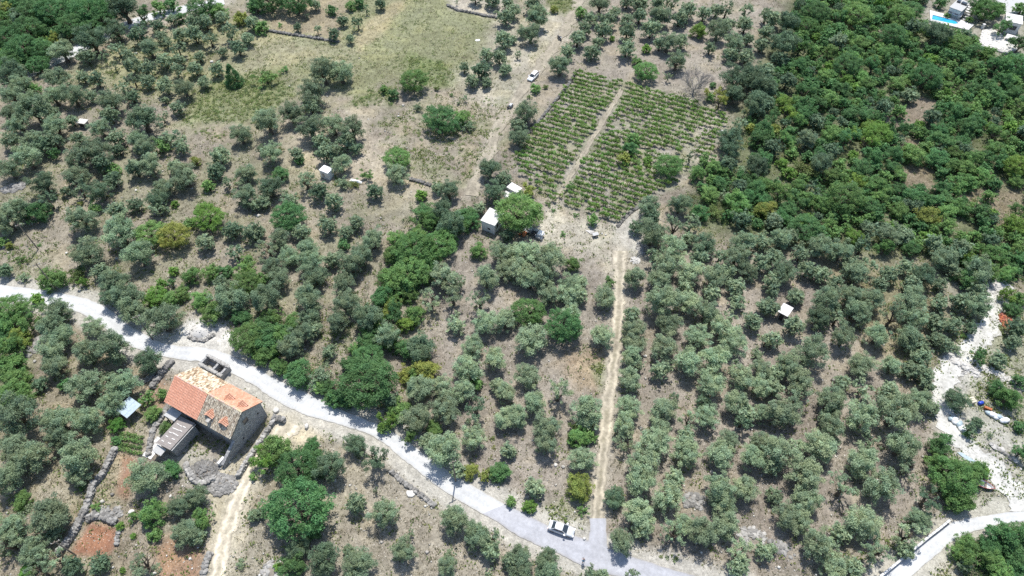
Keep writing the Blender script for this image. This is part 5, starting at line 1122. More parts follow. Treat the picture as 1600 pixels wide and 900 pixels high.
drystone('field_wall', 'low wall under the thickets left of the white hut', [(640, 280), (655, 284), (672, 290)], .4, .5, .36, 14, 'core')
drystone('field_wall', 'grassy bank wall curving round the vineyard tip', [(965, 354), (972, 345), (982, 335), (994, 326), (1003, 320)], .3, .5, .36, 15, 'core')
drystone('dry_stone_wall', 'row of small boulders bordering the construction track', [(1549, 695), (1560, 702), (1572, 710), (1586, 722)], .35, .5, .5, 16, 'paling')
drystone('dry_stone_wall', 'stone edge of the terrace at the top of the brown garden strip', [(183, 850), (184, 836), (190, 826)], .4, .4, .34, 17)
drystone('dry_stone_wall', 'crumbling wall below the red-brown bottom plot', [(318, 900), (322, 880), (328, 866)], .4, .6, .42, 18)

ru = empty('ruined_shed', (*G(338, 577)[:2], float(hf(*G(338, 577)[:2]))), -.50); tag(ru, 'roofless stone ruin with two dark cells between the house and the road', 'ruin')
for x, y, l, a in ((0, -.95, 5.0, 0), (0, .95, 5.0, 0)): MB().box((x, y, .45), (l, .42, 2.3 if y > 0 else 1.7)).build('wall', M['masonry'], ru)
for x in (-2.3, .5, 2.3): MB().box((x, 0, .45), (.4, 1.48, 1.95)).build('wall', M['masonry'], ru)
r = random.Random(2); b = MB()
for k in range(60):
    s = r.choice((-1, 1)); b.rock((r.uniform(-2.5, 2.5), s * .95, 1.32 if s < 0 else 1.62), (.4, .35, .25), r.random())
b.build('stones', M['drystone'], ru)['kind'] = 'stuff'
def heap(name, label, px, py, rx, ry, hgt, n, size, m, cat, seed, group=None, rz=0.0):
    """loose heap: a mound of separate stones"""
    p = G(px, py); e = empty(name, p, rz); tag(e, label, cat, group)
    r = random.Random(seed); b = MB(); sh = {'drystone': .25, 'paling': .33, 'rubble_pale': .50, 'wood': .20, 'orange': .3}[m]
    nseg = 18; vs = [(0, 0, hgt)]; rings = 4
    for k in range(1, rings + 1):
        for q in range(nseg):
            a = 2 * math.pi * q / nseg; w = k / rings; j = 1 + (r.random() - .5) * .22
            vs.append((math.cos(a) * rx * w * j, math.sin(a) * ry * w * j, hgt * (1 - w ** 1.4) + r.uniform(-.03, .03) - (.12 if k == rings else 0)))
    fs = [(0, 1 + q, 1 + (q + 1) % nseg) for q in range(nseg)]
    for k in range(rings - 1):
        fs += [(1 + k * nseg + q, 1 + (k + 1) * nseg + q, 1 + (k + 1) * nseg + (q + 1) % nseg, 1 + k * nseg + (q + 1) % nseg) for q in range(nseg)]
    b2 = MB(); b2.add(vs, fs); b2.build('mound', M['earth'] if name == 'rock_outcrop' or n > 150 and m == 'drystone' else M[m], e, smooth=True)
    for k in range(n):
        a = r.uniform(0, 6.28); w = r.random() ** .5 * 1.12
        b.rock((math.cos(a) * rx * w, math.sin(a) * ry * w, max(0, hgt * (1 - w ** 1.4)) + .02), (size * r.uniform(.5, 1.4), size * r.uniform(.5, 1.2), size * r.uniform(.4, .9)), r.random(), 0, .7, (lambda q: (q, q * .955, q * .88))(sh * (r.choice((.7, .85, 1, 1.15, 1.3)) if m != 'rubble_pale' else r.uniform(.88, 1.1))))
    b.build('stones', M['tile'], e)['kind'] = 'stuff'
    return e
heap('gravel_heap', 'white gravel heap in the lay-by beside the concrete road', 315, 517, 2.1, 1.9, 1.0, 60, .13, 'rubble_pale', 'heap', 31)
drystone('heap_kerb', 'low dark kerb round the foot of the white gravel heap', [(295, 527), (305, 531), (320, 533), (334, 524)], .3, .4, .3, 32, cat='kerb')
heap('rubble_heap', 'reddish brushwood and rubble heap in the yard below the stone house', 321, 733, 2.2, 1.5, .6, 230, .3, 'wood', 'heap', 33)
heap('rubble_heap', 'grey stone rubble between the brushwood and the drive', 346, 757, 2.2, 1.6, .4, 190, .38, 'drystone', 'heap', 34)
heap('rubble_heap', 'white boulder spill at the top of the construction track', 1556, 448, 2.6, 2.1, .5, 170, .5, 'rubble_pale', 'heap', 35)
heap('spoil_heap', 'long curved white spoil heap near the round dark bush', 1506, 573, 2.7, 1.0, .5, 90, .35, 'rubble_pale', 'heap', 36, None, -.75)
heap('spoil_heap', 'white spoil heap end beside the curved one', 1524, 583, .75, 1.1, .4, 40, .3, 'rubble_pale', 'heap', 37)
heap('spoil_heap', 'long white strip of spoil right of the round dark bush', 1554, 584, 3.0, .9, .35, 90, .3, 'rubble_pale', 'heap', 38, None, -.62)
heap('rubble_heap', 'white stones at the top end of the dirt track', 993, 407, .9, .8, .2, 50, .28, 'rubble_pale', 'heap', 39)
heap('rubble_heap', 'scattered pale stones by the junction olive row', 1001, 388, .9, 1.8, .1, 50, .25, 'drystone', 'heap', 40)
heap('rock_outcrop', 'flat grey rocks between olives above the lower road', 1085, 783, 1.6, 1.0, .15, 45, .5, 'drystone', 'rocks', 41)
heap('rock_outcrop', 'pale rock ledge beside the lowest right-hand olives', 1175, 838, 1.8, 1.2, .12, 40, .5, 'paling', 'rocks', 42)
heap('rock_outcrop', 'long grey rocks at the grove foot by the road bend', 1222, 857, 1.9, .8, .2, 40, .5, 'drystone', 'rocks', 43, None, -.6)
heap('rock_outcrop', 'grey rock slabs on the far left slope', 24, 293, 2.4, 1.2, .25, 60, .6, 'drystone', 'rocks', 44, None, .4)
heap('rock_outcrop', 'grey ledge of rock by the left thicket below the road', 48, 545, 1.2, 3.0, .3, 60, .5, 'drystone', 'rocks', 45, None, -.5)
heap('rock_outcrop', 'scattered white rocks at the foot of the dark bushes by the drive', 424, 893, 1.2, 1.2, .4, 30, .5, 'paling', 'rocks', 46)
heap('rock_outcrop', 'grey rock bank between the garden plots', 168, 802, 2.2, .9, .4, 70, .42, 'drystone', 'rocks', 47)
heap('rock_outcrop', 'white stony hummock under the upper road bank', 1505, 832 - 250, .5, .5, .2, 10, .3, 'paling', 'rocks', 48)
heap('tile_heap', 'heap of broken red roof tiles beside the construction track', 1576, 506, 1.5, 2.5, .8, 0, .3, 'orange', 'heap', 49)
r = random.Random(8); b = MB(); p = G(1576, 506)
for k in range(420):
    a = r.uniform(0, 6.28); w = r.random() ** .5
    b.box((math.cos(a) * 1.5 * w, math.sin(a) * 2.5 * w, .8 * (1 - w ** 1.4) + .06), (.4, .2, .03), r.uniform(0, 3.1), 0, (r.uniform(-.5, .5), r.uniform(-.5, .5)), tuple(c * r.uniform(.7, 1.3) for c in r.choice(((.40, .15, .085), (.46, .2, .12), (.30, .11, .07)))))
o = b.build('tiles', M['tile'], [x for x in bpy.data.objects if x.name.startswith('tile_heap')][0]); o['kind'] = 'stuff'

def slab(name, label, px, py, sx, sy, rz, m, cat, th=.14, seed=0):
    p = G(px, py); r = random.Random(seed); n = 11
    loop = [(math.cos(2 * math.pi * k / n) * sx * r.uniform(.8, 1.1), math.sin(2 * math.pi * k / n) * sy * r.uniform(.8, 1.1)) for k in range(n)]
    b = MB(); vs = [(x, y, 0) for x, y in loop] + [(x * .9, y * .9, th) for x, y in loop] + [(x * .45, y * .45, th * 1.25) for x, y in loop]
    fs = [(i, (i + 1) % n, n + (i + 1) % n, n + i) for i in range(n)] + [(n + i, n + (i + 1) % n, 2 * n + (i + 1) % n, 2 * n + i) for i in range(n)] + [tuple(range(2 * n, 3 * n))]
    b.add(vs, fs)
    return tag(b.build(name, M[m], None, False, p, rz), label, cat)
slab('limestone_slab', 'flat white slab of rock on bare earth below the road', 642, 772, .85, .6, -.5, 'rubble_pale', 'rock', .25, 1)
slab('boulder', 'single white stone on the road edge near the parked car', 913, 842, .26, .24, 0, 'rubble_pale', 'rock', .28, 2)
slab('boulder', 'white roadside block at the mouth of the drive', 480, 667, .35, .5, 0, 'rubble_pale', 'rock', .5, 3)
slab('boulder', 'pale block on the roadside by the drive wall', 432, 642, .6, .5, .3, 'rubble_pale', 'rock', .4, 4)
slab('boulder', 'round dark stone on the straw-coloured garden plot', 176, 773, .32, .26, 0, 'core', 'rock', .3, 5)
slab('boulder', 'white stone in the wet corner of the garden trees', 206, 800, .5, .35, .4, 'rubble_pale', 'rock', .3, 6)
slab('plastic_sheet', 'white sheet lying in the dry meadow', 746, 63, .8, .5, .2, 'sheet_white', 'sheet', .08, 7)
slab('boulder', 'pale flat stone among the far left olives', 213, 84, .5, .4, .2, 'drystone', 'rock', .3, 8)
slab('boulder', 'white stone beside the last meadow olive', 331, 97, .5, .4, .2, 'rubble_pale', 'rock', .3, 9)
for k, (x, y) in enumerate(((35, 432), (176, 553 - 260), (213, 298), (183, 405), (256, 383), (55, 565), (1008, 557), (985, 502), (868, 727), (880, 730), (1128, 205))):
    slab('boulder', ['pale stone just above the road bend', 'pale stone high on the left slope', 'white stone under the upper left olives', 'pale stone beneath the lower slope olives', 'white stone by the yellowish slope tree', 'flat grey stone by the left thicket', 'white stone between the track rows of olives', 'white stone beside the track in mid grove', 'white stone in olive shade left of the track', 'grey stone in olive shade left of the track', 'pale stone by the lime green vineyard shrub'][k], x, y, .35, .28, k, 'rubble_pale' if k % 2 == 0 else 'drystone', 'rock', .26, 20 + k)

# ------------------------------------------------------------------ huts, sheds, shelter
def hut(name, label, corners, zt, roof, wall, cat, openings=(), over=.15, th=.14, parapet=0.0, mono=0.0):
    """walls under a flat roof whose four corners were read at roof height"""
    P = [Vector(G(x, y, zt)) for x, y in corners]
    c = sum(P, Vector()) / 4
    u = ((P[1] - P[0]) + (P[2] - P[3])); v = ((P[3] - P[0]) + (P[2] - P[1]))
    lu, lv = u.length / 2, v.length / 2; a = math.atan2(u.y, u.x)
    z = float(hf(c.x, c.y))
    e = empty(name, (c.x, c.y, z), a); tag(e, label, cat)
    MB().box((0, 0, zt / 2 - .3), (lu - over * 2, lv - over * 2, zt + .6 - th)).build('wall', M[wall], e)
    rf = MB().box((0, 0, zt - th / 2 - .01), (lu - .04, lv - .04, th - .03)).build('roof', M[roof], e)
    ns = max(2, int(round(lu / .95))); rs = random.Random(int(lu * 100))
    for k in range(ns):                  # lapped roof sheets
        MB().box((-lu / 2 + (k + .5) * lu / ns, rs.uniform(-.03, .03), zt + .006 * (k % 2) + rs.uniform(.006, .02)), (lu / ns * 1.04, lv * rs.uniform(.985, 1.02), .022), rs.uniform(-.012, .012), 0, (rs.uniform(-.008, .008), 0)).build('roof_sheet', M[roof], rf)
    for side, t, zz, w, h, mm in openings:
        if side == 'x+': q = (lu / 2 - over + .02, t, zz); s = (.05, w, h)
        elif side == 'x-': q = (-lu / 2 + over - .02, t, zz); s = (.05, w, h)
        elif side == 'y-': q = (t, -lv / 2 + over - .02, zz); s = (w, .05, h)
        else: q = (t, lv / 2 - over + .02, zz); s = (w, .05, h)
        o = MB().box(q, tuple(x + .12 if x > .1 else x - .01 for x in s)).build('door' if h > 1.5 else 'window', M['concrete'], e)
        MB().box(tuple(q[i] + (0.012 if (side[0] == 'xyz'[i] and side[1] == '+') else -.012 if side[0] == 'xyz'[i] else 0) for i in range(3)), s).build('pane', M[mm], o)
    return e
hut('white_hut', 'white flat-roofed hut below the farm track with grey walls', [(751, 344.5), (773, 352.5), (787.5, 333.5), (765, 324)], 2.8, 'roof_white', 'render_white', 'hut', (('x+', -.7, 1.5, .7, .9, 'glass'), ('x+', .7, 1.5, .6, .9, 'glass'), ('y-', .2, 1.1, .5, .4, 'dark_open')))
hut('pale_hut', 'smaller pale-roofed hut beyond the broad green tree', [(790, 293), (799, 286.5), (817, 293), (809, 300.5)], 2.5, 'roof_white', 'render_white', 'hut', (('y-', .2, 1.0, .8, 1.8, 'wood'),))
hut('pale_annex', 'low white slab annex below the smaller pale hut', [(788, 306), (790, 297), (804, 302), (800, 312)], 1.7, 'paving', 'render_white', 'shed')
hut('white_shed', 'white box shed with rusty edge on the left slope', [(498.5, 266), (512, 271), (519.5, 263), (506, 258)], 2.1, 'white_paint', 'white_paint', 'shed', (('y-', -.3, 1.0, .5, .9, 'metal'),), .04, .08)
hut('grove_shed', 'small shed with clean white roof among right-hand olives', [(1216, 487), (1231, 495.5), (1239.5, 480.5), (1224, 473.5)], 2.1, 'roof_white', 'wood', 'shed', (('y-', 0, 1.0, .8, 1.8, 'dark_open'),), .2, .08)
hut('slab_hut', 'little hut with pale stone slab roof among the left olives', [(119.5, 192), (133, 194), (137, 187), (124, 184.5)], 1.5, 'paling', 'masonry', 'hut', (('y-', 0, .7, 1.2, 1.0, 'dark_open'),), .2, .2)
sh = empty('sheet_shelter', (*G(209, 646)[:2], float(hf(*G(209, 646)[:2]))), 1.02); tag(sh, 'blue-grey translucent sheet shelter beside the garden', 'shelter')
for k in range(4): MB().box((0, -1.05 + k * .7, 2.05 + .06 * k), (2.9, .69, .04 + .004 * k), 0, 0, (.07, .02 * (k % 2))).build('roof_sheet', M['poly'], sh)
for x in (-1.35, 1.35):
    for y in (-1.2, 1.2): MB().box((x, y, .8), (.08, .08, 2.4)).build('post', M['wood'], sh)
for y in (-1.2, 1.2): MB().box((0, y, 1.94 + (.13 if y > 0 else -.02)), (2.8, .07, .07)).build('rail', M['wood'], sh)
tg = empty('patio', G(241, 700), -.4); tag(tg, 'pale concrete patio strip beside the outbuilding', 'paving')
tg['kind'] = 'structure'
MB().box((0, 0, .03), (1.8, 3.6, .1)).build('slab', M['paving'], tg)
for k, (x, y, lab_) in enumerate(((189, 681, 'upper'), (205, 694, 'lower'))):
    pass
def garden_row(px0, py0, px1, py1, label, seed):
    A, B = G(px0, py0), G(px1, py1); e = empty('garden_row', A); tag(e, label, 'crop row', 'vegetable rows by the outbuilding')
    g = np.random.default_rng(seed); n = int(np.hypot(*(B - A)[:2]) / .3) + 1
    cen = np.array([(B - A) * t + np.array([g.normal() * .08, g.normal() * .08, .32]) for t in np.linspace(0, 1, n)])
    V, F, C = leaf_cloud(g, cen, np.full(n, .36), np.full(n, 44), .12, 1.0, .4, .5, 1.7, .3)
    o = link('foliage', np_mesh('foliage', V, F, M['mid'], C), e)
    s = MB()
    for t in np.linspace(0, 1, max(2, n // 3)):
        q = (B - A) * t; s.box((q[0], q[1], .45), (.04, .04, 1.0))
    s.build('stakes', M['wood'], e)['kind'] = 'stuff'
for k, (a, b_, c, d, lab_) in enumerate(((190, 678, 224, 685, 'topmost row of staked vegetables by the outbuilding'), (189, 685, 223, 692, 'second row of staked vegetables by the outbuilding'), (188, 694, 222, 701, 'third row of staked vegetables by the outbuilding'), (187, 702, 221, 710, 'bottom row of staked vegetables above the red plot'))):
    garden_row(a, b_, c, d, lab_, 60 + k)

# ------------------------------------------------------------------ wall with white capping beside the lane
cw = empty('lane_wall', G(1480, 816)); tag(cw, 'low roadside wall with white capping along the concrete lane', 'wall')
Pw = resample(GV([(1481, 815), (1465, 828), (1448, 841), (1430, 856), (1408, 874), (1385, 893), (1372, 903)]), 20); o = np.array(cw.location)
for i in range(len(Pw) - 1):
    x, y = (Pw[i] + Pw[i + 1]) / 2; d = Pw[i + 1] - Pw[i]; l = float(np.hypot(*d)); a = math.atan2(d[1], d[0]); z = float(hf(x, y)) - o[2]
    MB().box((x - o[0], y - o[1], z + .3), (l, .34, 1.0)).build('wall_block', M['masonry'], cw) if False else None
    MB().box((0, 0, 0), (l * .995, .34, .9)).build('wall_block', M['masonry'], cw, False, (x - o[0], y - o[1], z + .25), a)
    MB().box((0, 0, 0), (l * .9, .26, .05)).build('capping', M['render_white'], cw, False, (x - o[0], y - o[1], z + .72), a)

# ------------------------------------------------------------------ villa terrace with the pool
def quad_slab(name, corners, z0, z1, m, parent=None, th=None):
    P = [G(x, y) for x, y in corners]; c = np.mean(P, 0)
    b = MB(); b.prism([(p[0] - c[0], p[1] - c[1]) for p in P], z0, z1)
    ob = b.build(name, M[m], parent, False, None if parent else (c[0], c[1], float(hf(c[0], c[1]))))
    return ob
tc = empty('pool_terrace', G(1483, 32)); tag(tc, 'white paved terrace round the blue pool above the wood', 'terrace')
po = np.array(tc.location)
def world_prism(pts, z0, z1, m, name, parent):
    oo = np.array(parent.location)
    b = MB(); b.prism([(p[0] - oo[0], p[1] - oo[1]) for p in pts], z0, z1); return b.build(name, M[m], parent)
Pd = [G(x, y) for x, y in ((1453, 32), (1513, 47.5), (1521, 40.5), (1478, 25), (1452, 17.5))]
Pp = [G(x, y) for x, y in ((1455.5, 31), (1490, 39.2), (1496, 38.2), (1491.5, 34.8), (1457, 25.2))]
cP = np.mean(Pp, 0)
big = [tuple(p[:2]) for p in Pd]; inn = [tuple((cP + (p - cP) * 1.0)[:2]) for p in Pp]
world_prism([G(1453, 32), G(1513, 47.5), G(1516, 45), G(1496.5, 38.6), G(1490, 39.7), G(1455, 31.6)], -1.0, .45, 'paving', 'deck', tc)
world_prism([G(1452, 17.5), G(1478, 25), G(1521, 40.5), G(1516, 45), G(1496.5, 38.2), G(1491.5, 34.3), G(1456.5, 24.6)][::-1], -1.0, .452, 'paving', 'deck', tc)
world_prism([G(1452, 17.5), G(1456.5, 24.6), G(1455, 31.6), G(1453, 32)], -1.0, .448, 'paving', 'deck', tc)
pool = empty('swimming_pool', G(1475, 33)); tag(pool, 'long bright blue swimming pool with pointed end', 'pool')
world_prism(Pp, -.9, -.1, 'pool_tile', 'basin', pool)
world_prism([cP + (p - cP) * .995 for p in Pp], -.1, .33, 'water', 'water', pool)
for k, (a, b_) in enumerate((((1452, 33.5), (1513, 49)),)):
    A, B = G(*a), G(*b_); d = B - A; l = float(np.hypot(*d[:2]))
    e = empty('retaining_wall', (A + B) / 2, math.atan2(d[1], d[0])); tag(e, 'grey retaining wall below the pool terrace', 'wall')
    MB().box((0, 0, -.3), (l, .35, 1.4)).build('wall_face', M['concrete'], e)
    MB().box((0, 0, .43), (l, .45, .07)).build('capping', M['paving'], e)
vh = hut('villa', 'grey and white roofed farmhouse above the pool', [(1486, 11), (1505, 18), (1515, 4), (1496, -3)], 3.0, 'concrete', 'render_white', 'house', (('y-', -1, 1.2, .9, 1.2, 'glass'), ('y-', .8, 1.2, .9, 1.2, 'glass')), .2, .2)
MB().box((.6, 1.0, 3.25), (1.4, .9, .5)).build('skylight', M['glass'], vh); MB().box((-.9, 1.1, 3.25), (.9, .9, .5)).build('skylight', M['glass'], vh)
vt = hut('villa_terrace', 'white roof terrace in front of the farmhouse', [(1482, 20), (1502, 26), (1508, 16), (1488, 10)], 1.6, 'paving', 'masonry', 'terrace')
wv = hut('white_villa', 'white flat-roofed villa with one dark window at the frame corner', [(1572, 32), (1597, 38.5), (1599, 25), (1572, 20)], 3.2, 'roof_white', 'render_white', 'house', (('y-', .5, 1.7, 1.5, 1.1, 'glass'), ('y-', -1.5, 1.7, .8, 1.0, 'glass')), .12, .2)
hut('villa_porch', 'white slab porch below the corner villa', [(1571, 58), (1591, 66), (1592, 57), (1574, 53)], 1.2, 'roof_white', 'concrete', 'terrace')
st = empty('stone_terrace', G(1556, 66)); tag(st, 'terrace of pale rough stones on a dark retaining wall', 'terrace')
world_prism([G(1528, 70), G(1575, 84), G(1589, 78), G(1576, 64), G(1550, 46), G(1534, 48)], -.6, .4, 'rubble_pale', 'platform', st)
world_prism([G(1527, 71), G(1575, 86), G(1576, 84.3), G(1528, 70)], -.8, .5, 'masonry', 'wall_face', st)
r = random.Random(12); b = MB(); oo = np.array(st.location); pl = np.array([G(x, y)[:2] for x, y in ((1530, 69), (1575, 82), (1587, 78), (1576, 66), (1550, 48), (1536, 50))])
for k in range(420):
    x, y = r.uniform(pl[:, 0].min(), pl[:, 0].max()), r.uniform(pl[:, 1].min(), pl[:, 1].max())
    if poly_sd(x, y, pl) < 0: b.rock((x - oo[0], y - oo[1], .45), (r.uniform(.3, .7), r.uniform(.3, .6), .2), r.random())
b.build('stones', M['rubble_pale'], st)['kind'] = 'stuff'
sp = empty('garden_steps', G(1509, 26)); tag(sp, 'white garden steps climbing beside the farmhouse', 'steps')
for k in range(6):
    A = G(1508 + k * .9, 31 - k * 3.2) - np.array(sp.location)
    MB().box((A[0], A[1], .1 + k * .12), (1.6, .7, .2 + k * .02), -.55).build('step', M['paving'], sp)
gp = empty('gate_pier', G(1534, 45)); tag(gp, 'white pier at the end of the pool garden', 'pier')
MB().box((0, 0, .6), (.5, .5, 1.4)).build('shaft', M['render_white'], gp); MB().box((0, 0, 1.35), (.66, .66, .12)).build('capping', M['paving'], gp)
dr = empty('villa_drive', G(1580, 8)); tag(dr, 'grey asphalt drive behind the villas', 'road'); dr['kind'] = 'structure'
world_prism([G(1548, 14), G(1575, 22), G(1605, 24), G(1650, 8), G(1600, -8), G(1560, -6)], -.3, .16, 'asphalt_plain' if 'asphalt_plain' in M else 'concrete', 'surface', dr)
# ------------------------------------------------------------------ vehicles
def wheel(parent, x, y, r=.31, w=.2, rim='metal'):
    t = MB(); n = 18; vs = []
    prof = [(r * .66, -w / 2), (r * .94, -w / 2), (r, -w * .3), (r, w * .3), (r * .94, w / 2), (r * .66, w / 2)]
    for k in range(n):
        a = 2 * math.pi * k / n
        for rr, yy in prof: vs.append((math.cos(a) * rr, yy, math.sin(a) * rr))
    m_ = len(prof); fs = [(k * m_ + j, ((k + 1) % n) * m_ + j, ((k + 1) % n) * m_ + j + 1, k * m_ + j + 1) for k in range(n) for j in range(m_ - 1)]
    t.add(vs, fs); wh = t.build('wheel', M['rubber'], parent, True, (x, y, r))
    d = MB(); d.tube([(0, -w * .42, 0), (0, w * .42, 0)], [r * .67, r * .67], 16); d.build('rim', M[rim], wh)
    return wh
def car(name, label, p, rz, paint, L=4.4, sc=1.0, estate=False):
    e = empty(name, p, rz); tag(e, label, 'car'); e.scale = (sc, sc, sc)
    X = [-2.2, -2.14, -1.95, -1.5, -.9, 0, .9, 1.3, 1.75, 2.08, 2.19]
    ZT = [.66, .86, .93, .96, .96, .95, .94, .90, .82, .70, .52]
    HWD = [.60, .74, .82, .86, .875, .88, .875, .865, .83, .74, .60]
    b = MB(); vs = []; 
    for x, z, w in zip(X, ZT, HWD):
        sec = [(w * .90, .20), (w * .985, .32), (w, .55), (w * .97, z - .13), (w * .90, z - .03), (w * .70, z)]
        vs += [(x, -a, c) for a, c in sec] + [(x, a, c) for a, c in sec[::-1]]
    m_ = 12; n = len(X)
    fs = [(i * m_ + j, (i + 1) * m_ + j, (i + 1) * m_ + (j + 1) % m_, i * m_ + (j + 1) % m_) for i in range(n - 1) for j in range(m_)]
    fs += [tuple(range(m_)), tuple(range((n - 1) * m_, n * m_))[::-1]]
    b.add(vs, fs); body = b.build('body', M[paint], e, True)
    rb_, rf, bb, fb = (-1.75 if estate else -1.02), .18, (-2.02 if estate else -1.66), 1.02     # roof rear, roof front, belt rear, belt front
    zb, zr = .935, 1.43
    bl = [(bb, -.72), (fb, -.74), (fb, .74), (bb, .72)]; rl = [(rb_, -.56), (rf, -.57), (rf, .57), (rb_, .56)]
    g = lambda q, z: (q[0], q[1], z)
    MB().add([g(bl[1], zb), g(bl[2], zb), g(rl[2], zr), g(rl[1], zr)], [(0, 1, 2, 3)]).build('windscreen', M['glass'], e)
    MB().add([g(bl[3], zb), g(bl[0], zb), g(rl[0], zr), g(rl[3], zr)], [(0, 1, 2, 3)]).build('rear_window', M['glass'], e)
    for s in (0, 1):
        i, j = ((0, 1), (3, 2))[s]
        MB().add([g(bl[i], zb), g(bl[j], zb), g(rl[j], zr), g(rl[i], zr)], [(0, 1, 2, 3)] if s == 0 else [(3, 2, 1, 0)]).build('side_window', M['glass'], e)
    rt = MB(); hh = [(rb_ - .05, .575), (rb_ + .2, .60), (rf - .2, .61), (rf + .05, .585)]
    vs = []
    for x, w in hh:
        for k in range(7):
            t = -1 + k / 3; vs.append((x, w * t, zr - .005 + .055 * (1 - t * t) - (.03 if x in (hh[0][0], hh[3][0]) else 0)))
    rt.add(vs, [(i * 7 + k, (i + 1) * 7 + k, (i + 1) * 7 + k + 1, i * 7 + k + 1) for i in range(3) for k in range(6)])
    rt.build('roof', M[paint], e, True)
    pl = MB()
    for q, s in zip(bl, rl): pl.tube([(q[0], q[1] * 1.005, zb - .03), (s[0], s[1] * 1.01, zr)], [.045, .04], 6)
    for s in (-1, 1): pl.tube([(-.35, s * .735, zb - .02), (-.38, s * .575, zr)], [.04, .035], 5)
    pl.build('pillars', M[paint], e)
    for x, y in ((-1.36, -.78), (-1.36, .78), (1.36, -.78), (1.36, .78)): wheel(e, x, y)
    for s in (-1, 1):
        MB().box((2.06, s * .58, .66), (.22, .34, .14), s * -.35).build('headlight', M['lamp'], e)
        MB().box((-2.13, s * .62, .78), (.1, .3, .16), s * .25).build('taillight', M['red_lamp'], e)
        MB().rock((.72, s * .97, .98), (.2, .24, .2), 3).build('mirror', M[paint], e)
    MB().box((2.16, 0, .36), (.1, 1.3, .16)).build('bumper', M['black'], e)
    MB().box((-2.17, 0, .42), (.1, 1.3, .18)).build('bumper', M['black'], e)
    return e
A, B = G(859, 819.5, .7), G(896, 832.5, .7)
p = (A + B) / 2; car('parked_car', 'silver saloon car parked at the edge of the asphalt road', (p[0], p[1], float(hf(p[0], p[1])) + .08), math.atan2(B[1] - A[1], B[0] - A[0]), 'silver_paint', sc=.91)
A, B = G(828, 123.5, .7), G(838, 114, .7)
p = (A + B) / 2; car('farm_car', 'small white car standing on the farm track above the vineyard', (p[0], p[1], float(hf(p[0], p[1])) + .1), math.atan2(A[1] - B[1], A[0] - B[0]), 'white_paint', sc=.88, estate=True)
def motorbike(label, px, py, rz, pale):
    p = G(px, py); e = empty('motorbike', (p[0], p[1], p[2] + .08), rz); tag(e, label, 'motorbike')
    for x in (-.66, .66): wheel(e, x, 0, .31, .13)
    MB().tube([(-.66, 0, .31), (-.2, 0, .45), (.35, 0, .5), (.52, 0, .85), (.66, 0, .31)], [.05, .09, .08, .06, .05], 6).build('frame', M['black'], e)
    MB().rock((.18, 0, .78), (.62, .36, .36), 1).build('tank', M['white_paint'] if pale else M['black'], e, True)
    MB().box((-.38, 0, .80), (.72, .28, .12)).build('seat', M['black'], e)
    MB().tube([(.48, -.36, 1.02), (.55, 0, .95), (.48, .36, 1.02)], [.025, .03, .025], 6).build('handlebar', M['metal'], e)
    MB().rock((0, 0, .42), (.5, .36, .36), 2).build('engine', M['metal'], e)
    MB().rock((.68, 0, .86), (.2, .24, .22), 4).build('headlight', M['lamp'], e)
    MB().box((-.86, 0, .66), (.34, .18, .06), 0, 0, (0, .3)).build('mudguard', M['black'], e)
motorbike('dark motorbike standing on the farm track by the top olives', 874, 62, -1.0, False)
motorbike('black and white motorbike at the roadside olive above the hut', 797, 169, .6, True)

# trailer, rotary hoe and barrow
p = G(834, 366); e = empty('flat_trailer', (p[0], p[1], p[2] + .05), -.55); tag(e, 'flat trailer loaded with white and grey boxes under the broad green tree', 'trailer')
MB().box((0, 0, .62), (4.4, 1.5, .12)).build('bed', M['metal'], e)
for x in (-.5, .5):
    for y in (-.78, .78): wheel(e, x, y, .3, .18)
MB().tube([(-2.2, .4, .6), (-3.3, 0, .5), (-2.2, -.4, .6)], [.05, .05, .05], 5).build('drawbar', M['black'], e)
for x, y, sx, sy, sz, m in ((1.55, .1, 1.1, 1.25, .5, 'white_paint'), (.35, .3, .9, .7, .55, 'metal'), (.2, -.45, .8, .5, .4, 'black'), (-.9, .1, 1.0, .9, .45, 'concrete')):
    MB().box((x, y, .69 + sz / 2), (sx, sy, sz), .08 * x).build('load_box', M[m], e)
p = G(817, 368); e = empty('rotary_hoe', (p[0], p[1], p[2] + .04), -.5); tag(e, 'orange walking tractor parked beside the flat trailer', 'machine')
for y in (-.36, .36): wheel(e, 0, y, .3, .18)
MB().rock((.25, 0, .62), (.9, .6, .5), 6).build('engine', M['orange'], e, True)
MB().box((.15, 0, .42), (1.0, .4, .14)).build('chassis', M['black'], e)
MB().box((-.55, 0, .36), (.4, .95, .3)).build('tiller_hood', M['orange'], e)
for s in (-1, 1): MB().tube([(-.3, s * .12, .6), (-.9, s * .24, .9), (-1.3, s * .3, 1.0)], [.03, .028, .028], 5).build('handle', M['metal'], e)
p = G(819, 375); e = empty('water_tank', (p[0] + 3.0, p[1] + .3, p[2]), -.55); tag(e, 'grey cylinder tank lying in front of the flat trailer', 'tank')
MB().tube([(-.75, 0, .36), (-.68, 0, .36), (.68, 0, .36), (.75, 0, .36)], [.26, .36, .36, .26], 14).build('drum', M['concrete'], e, True)
for x in (-.45, .45): MB().box((x, 0, .08), (.12, .6, .16)).build('cradle', M['wood'], e)
p = G(930, 369); e = empty('hand_cart', (p[0], p[1], p[2] + .03), .3); tag(e, 'grey hand cart with flat lid in the clearing below the vineyard', 'cart')
MB().box((0, 0, .62), (1.25, .85, .1)).build('lid', M['concrete'], e)
MB().box((0, 0, .44), (1.12, .74, .26)).build('tray', M['black'], e)
for y in (-.48, .48): wheel(e, 0, y, .28, .1)
for y in (-.3, .3): MB().tube([(-.6, y, .5), (-1.4, y * .9, .68)], [.03, .03], 5).build('handle', M['wood'], e)
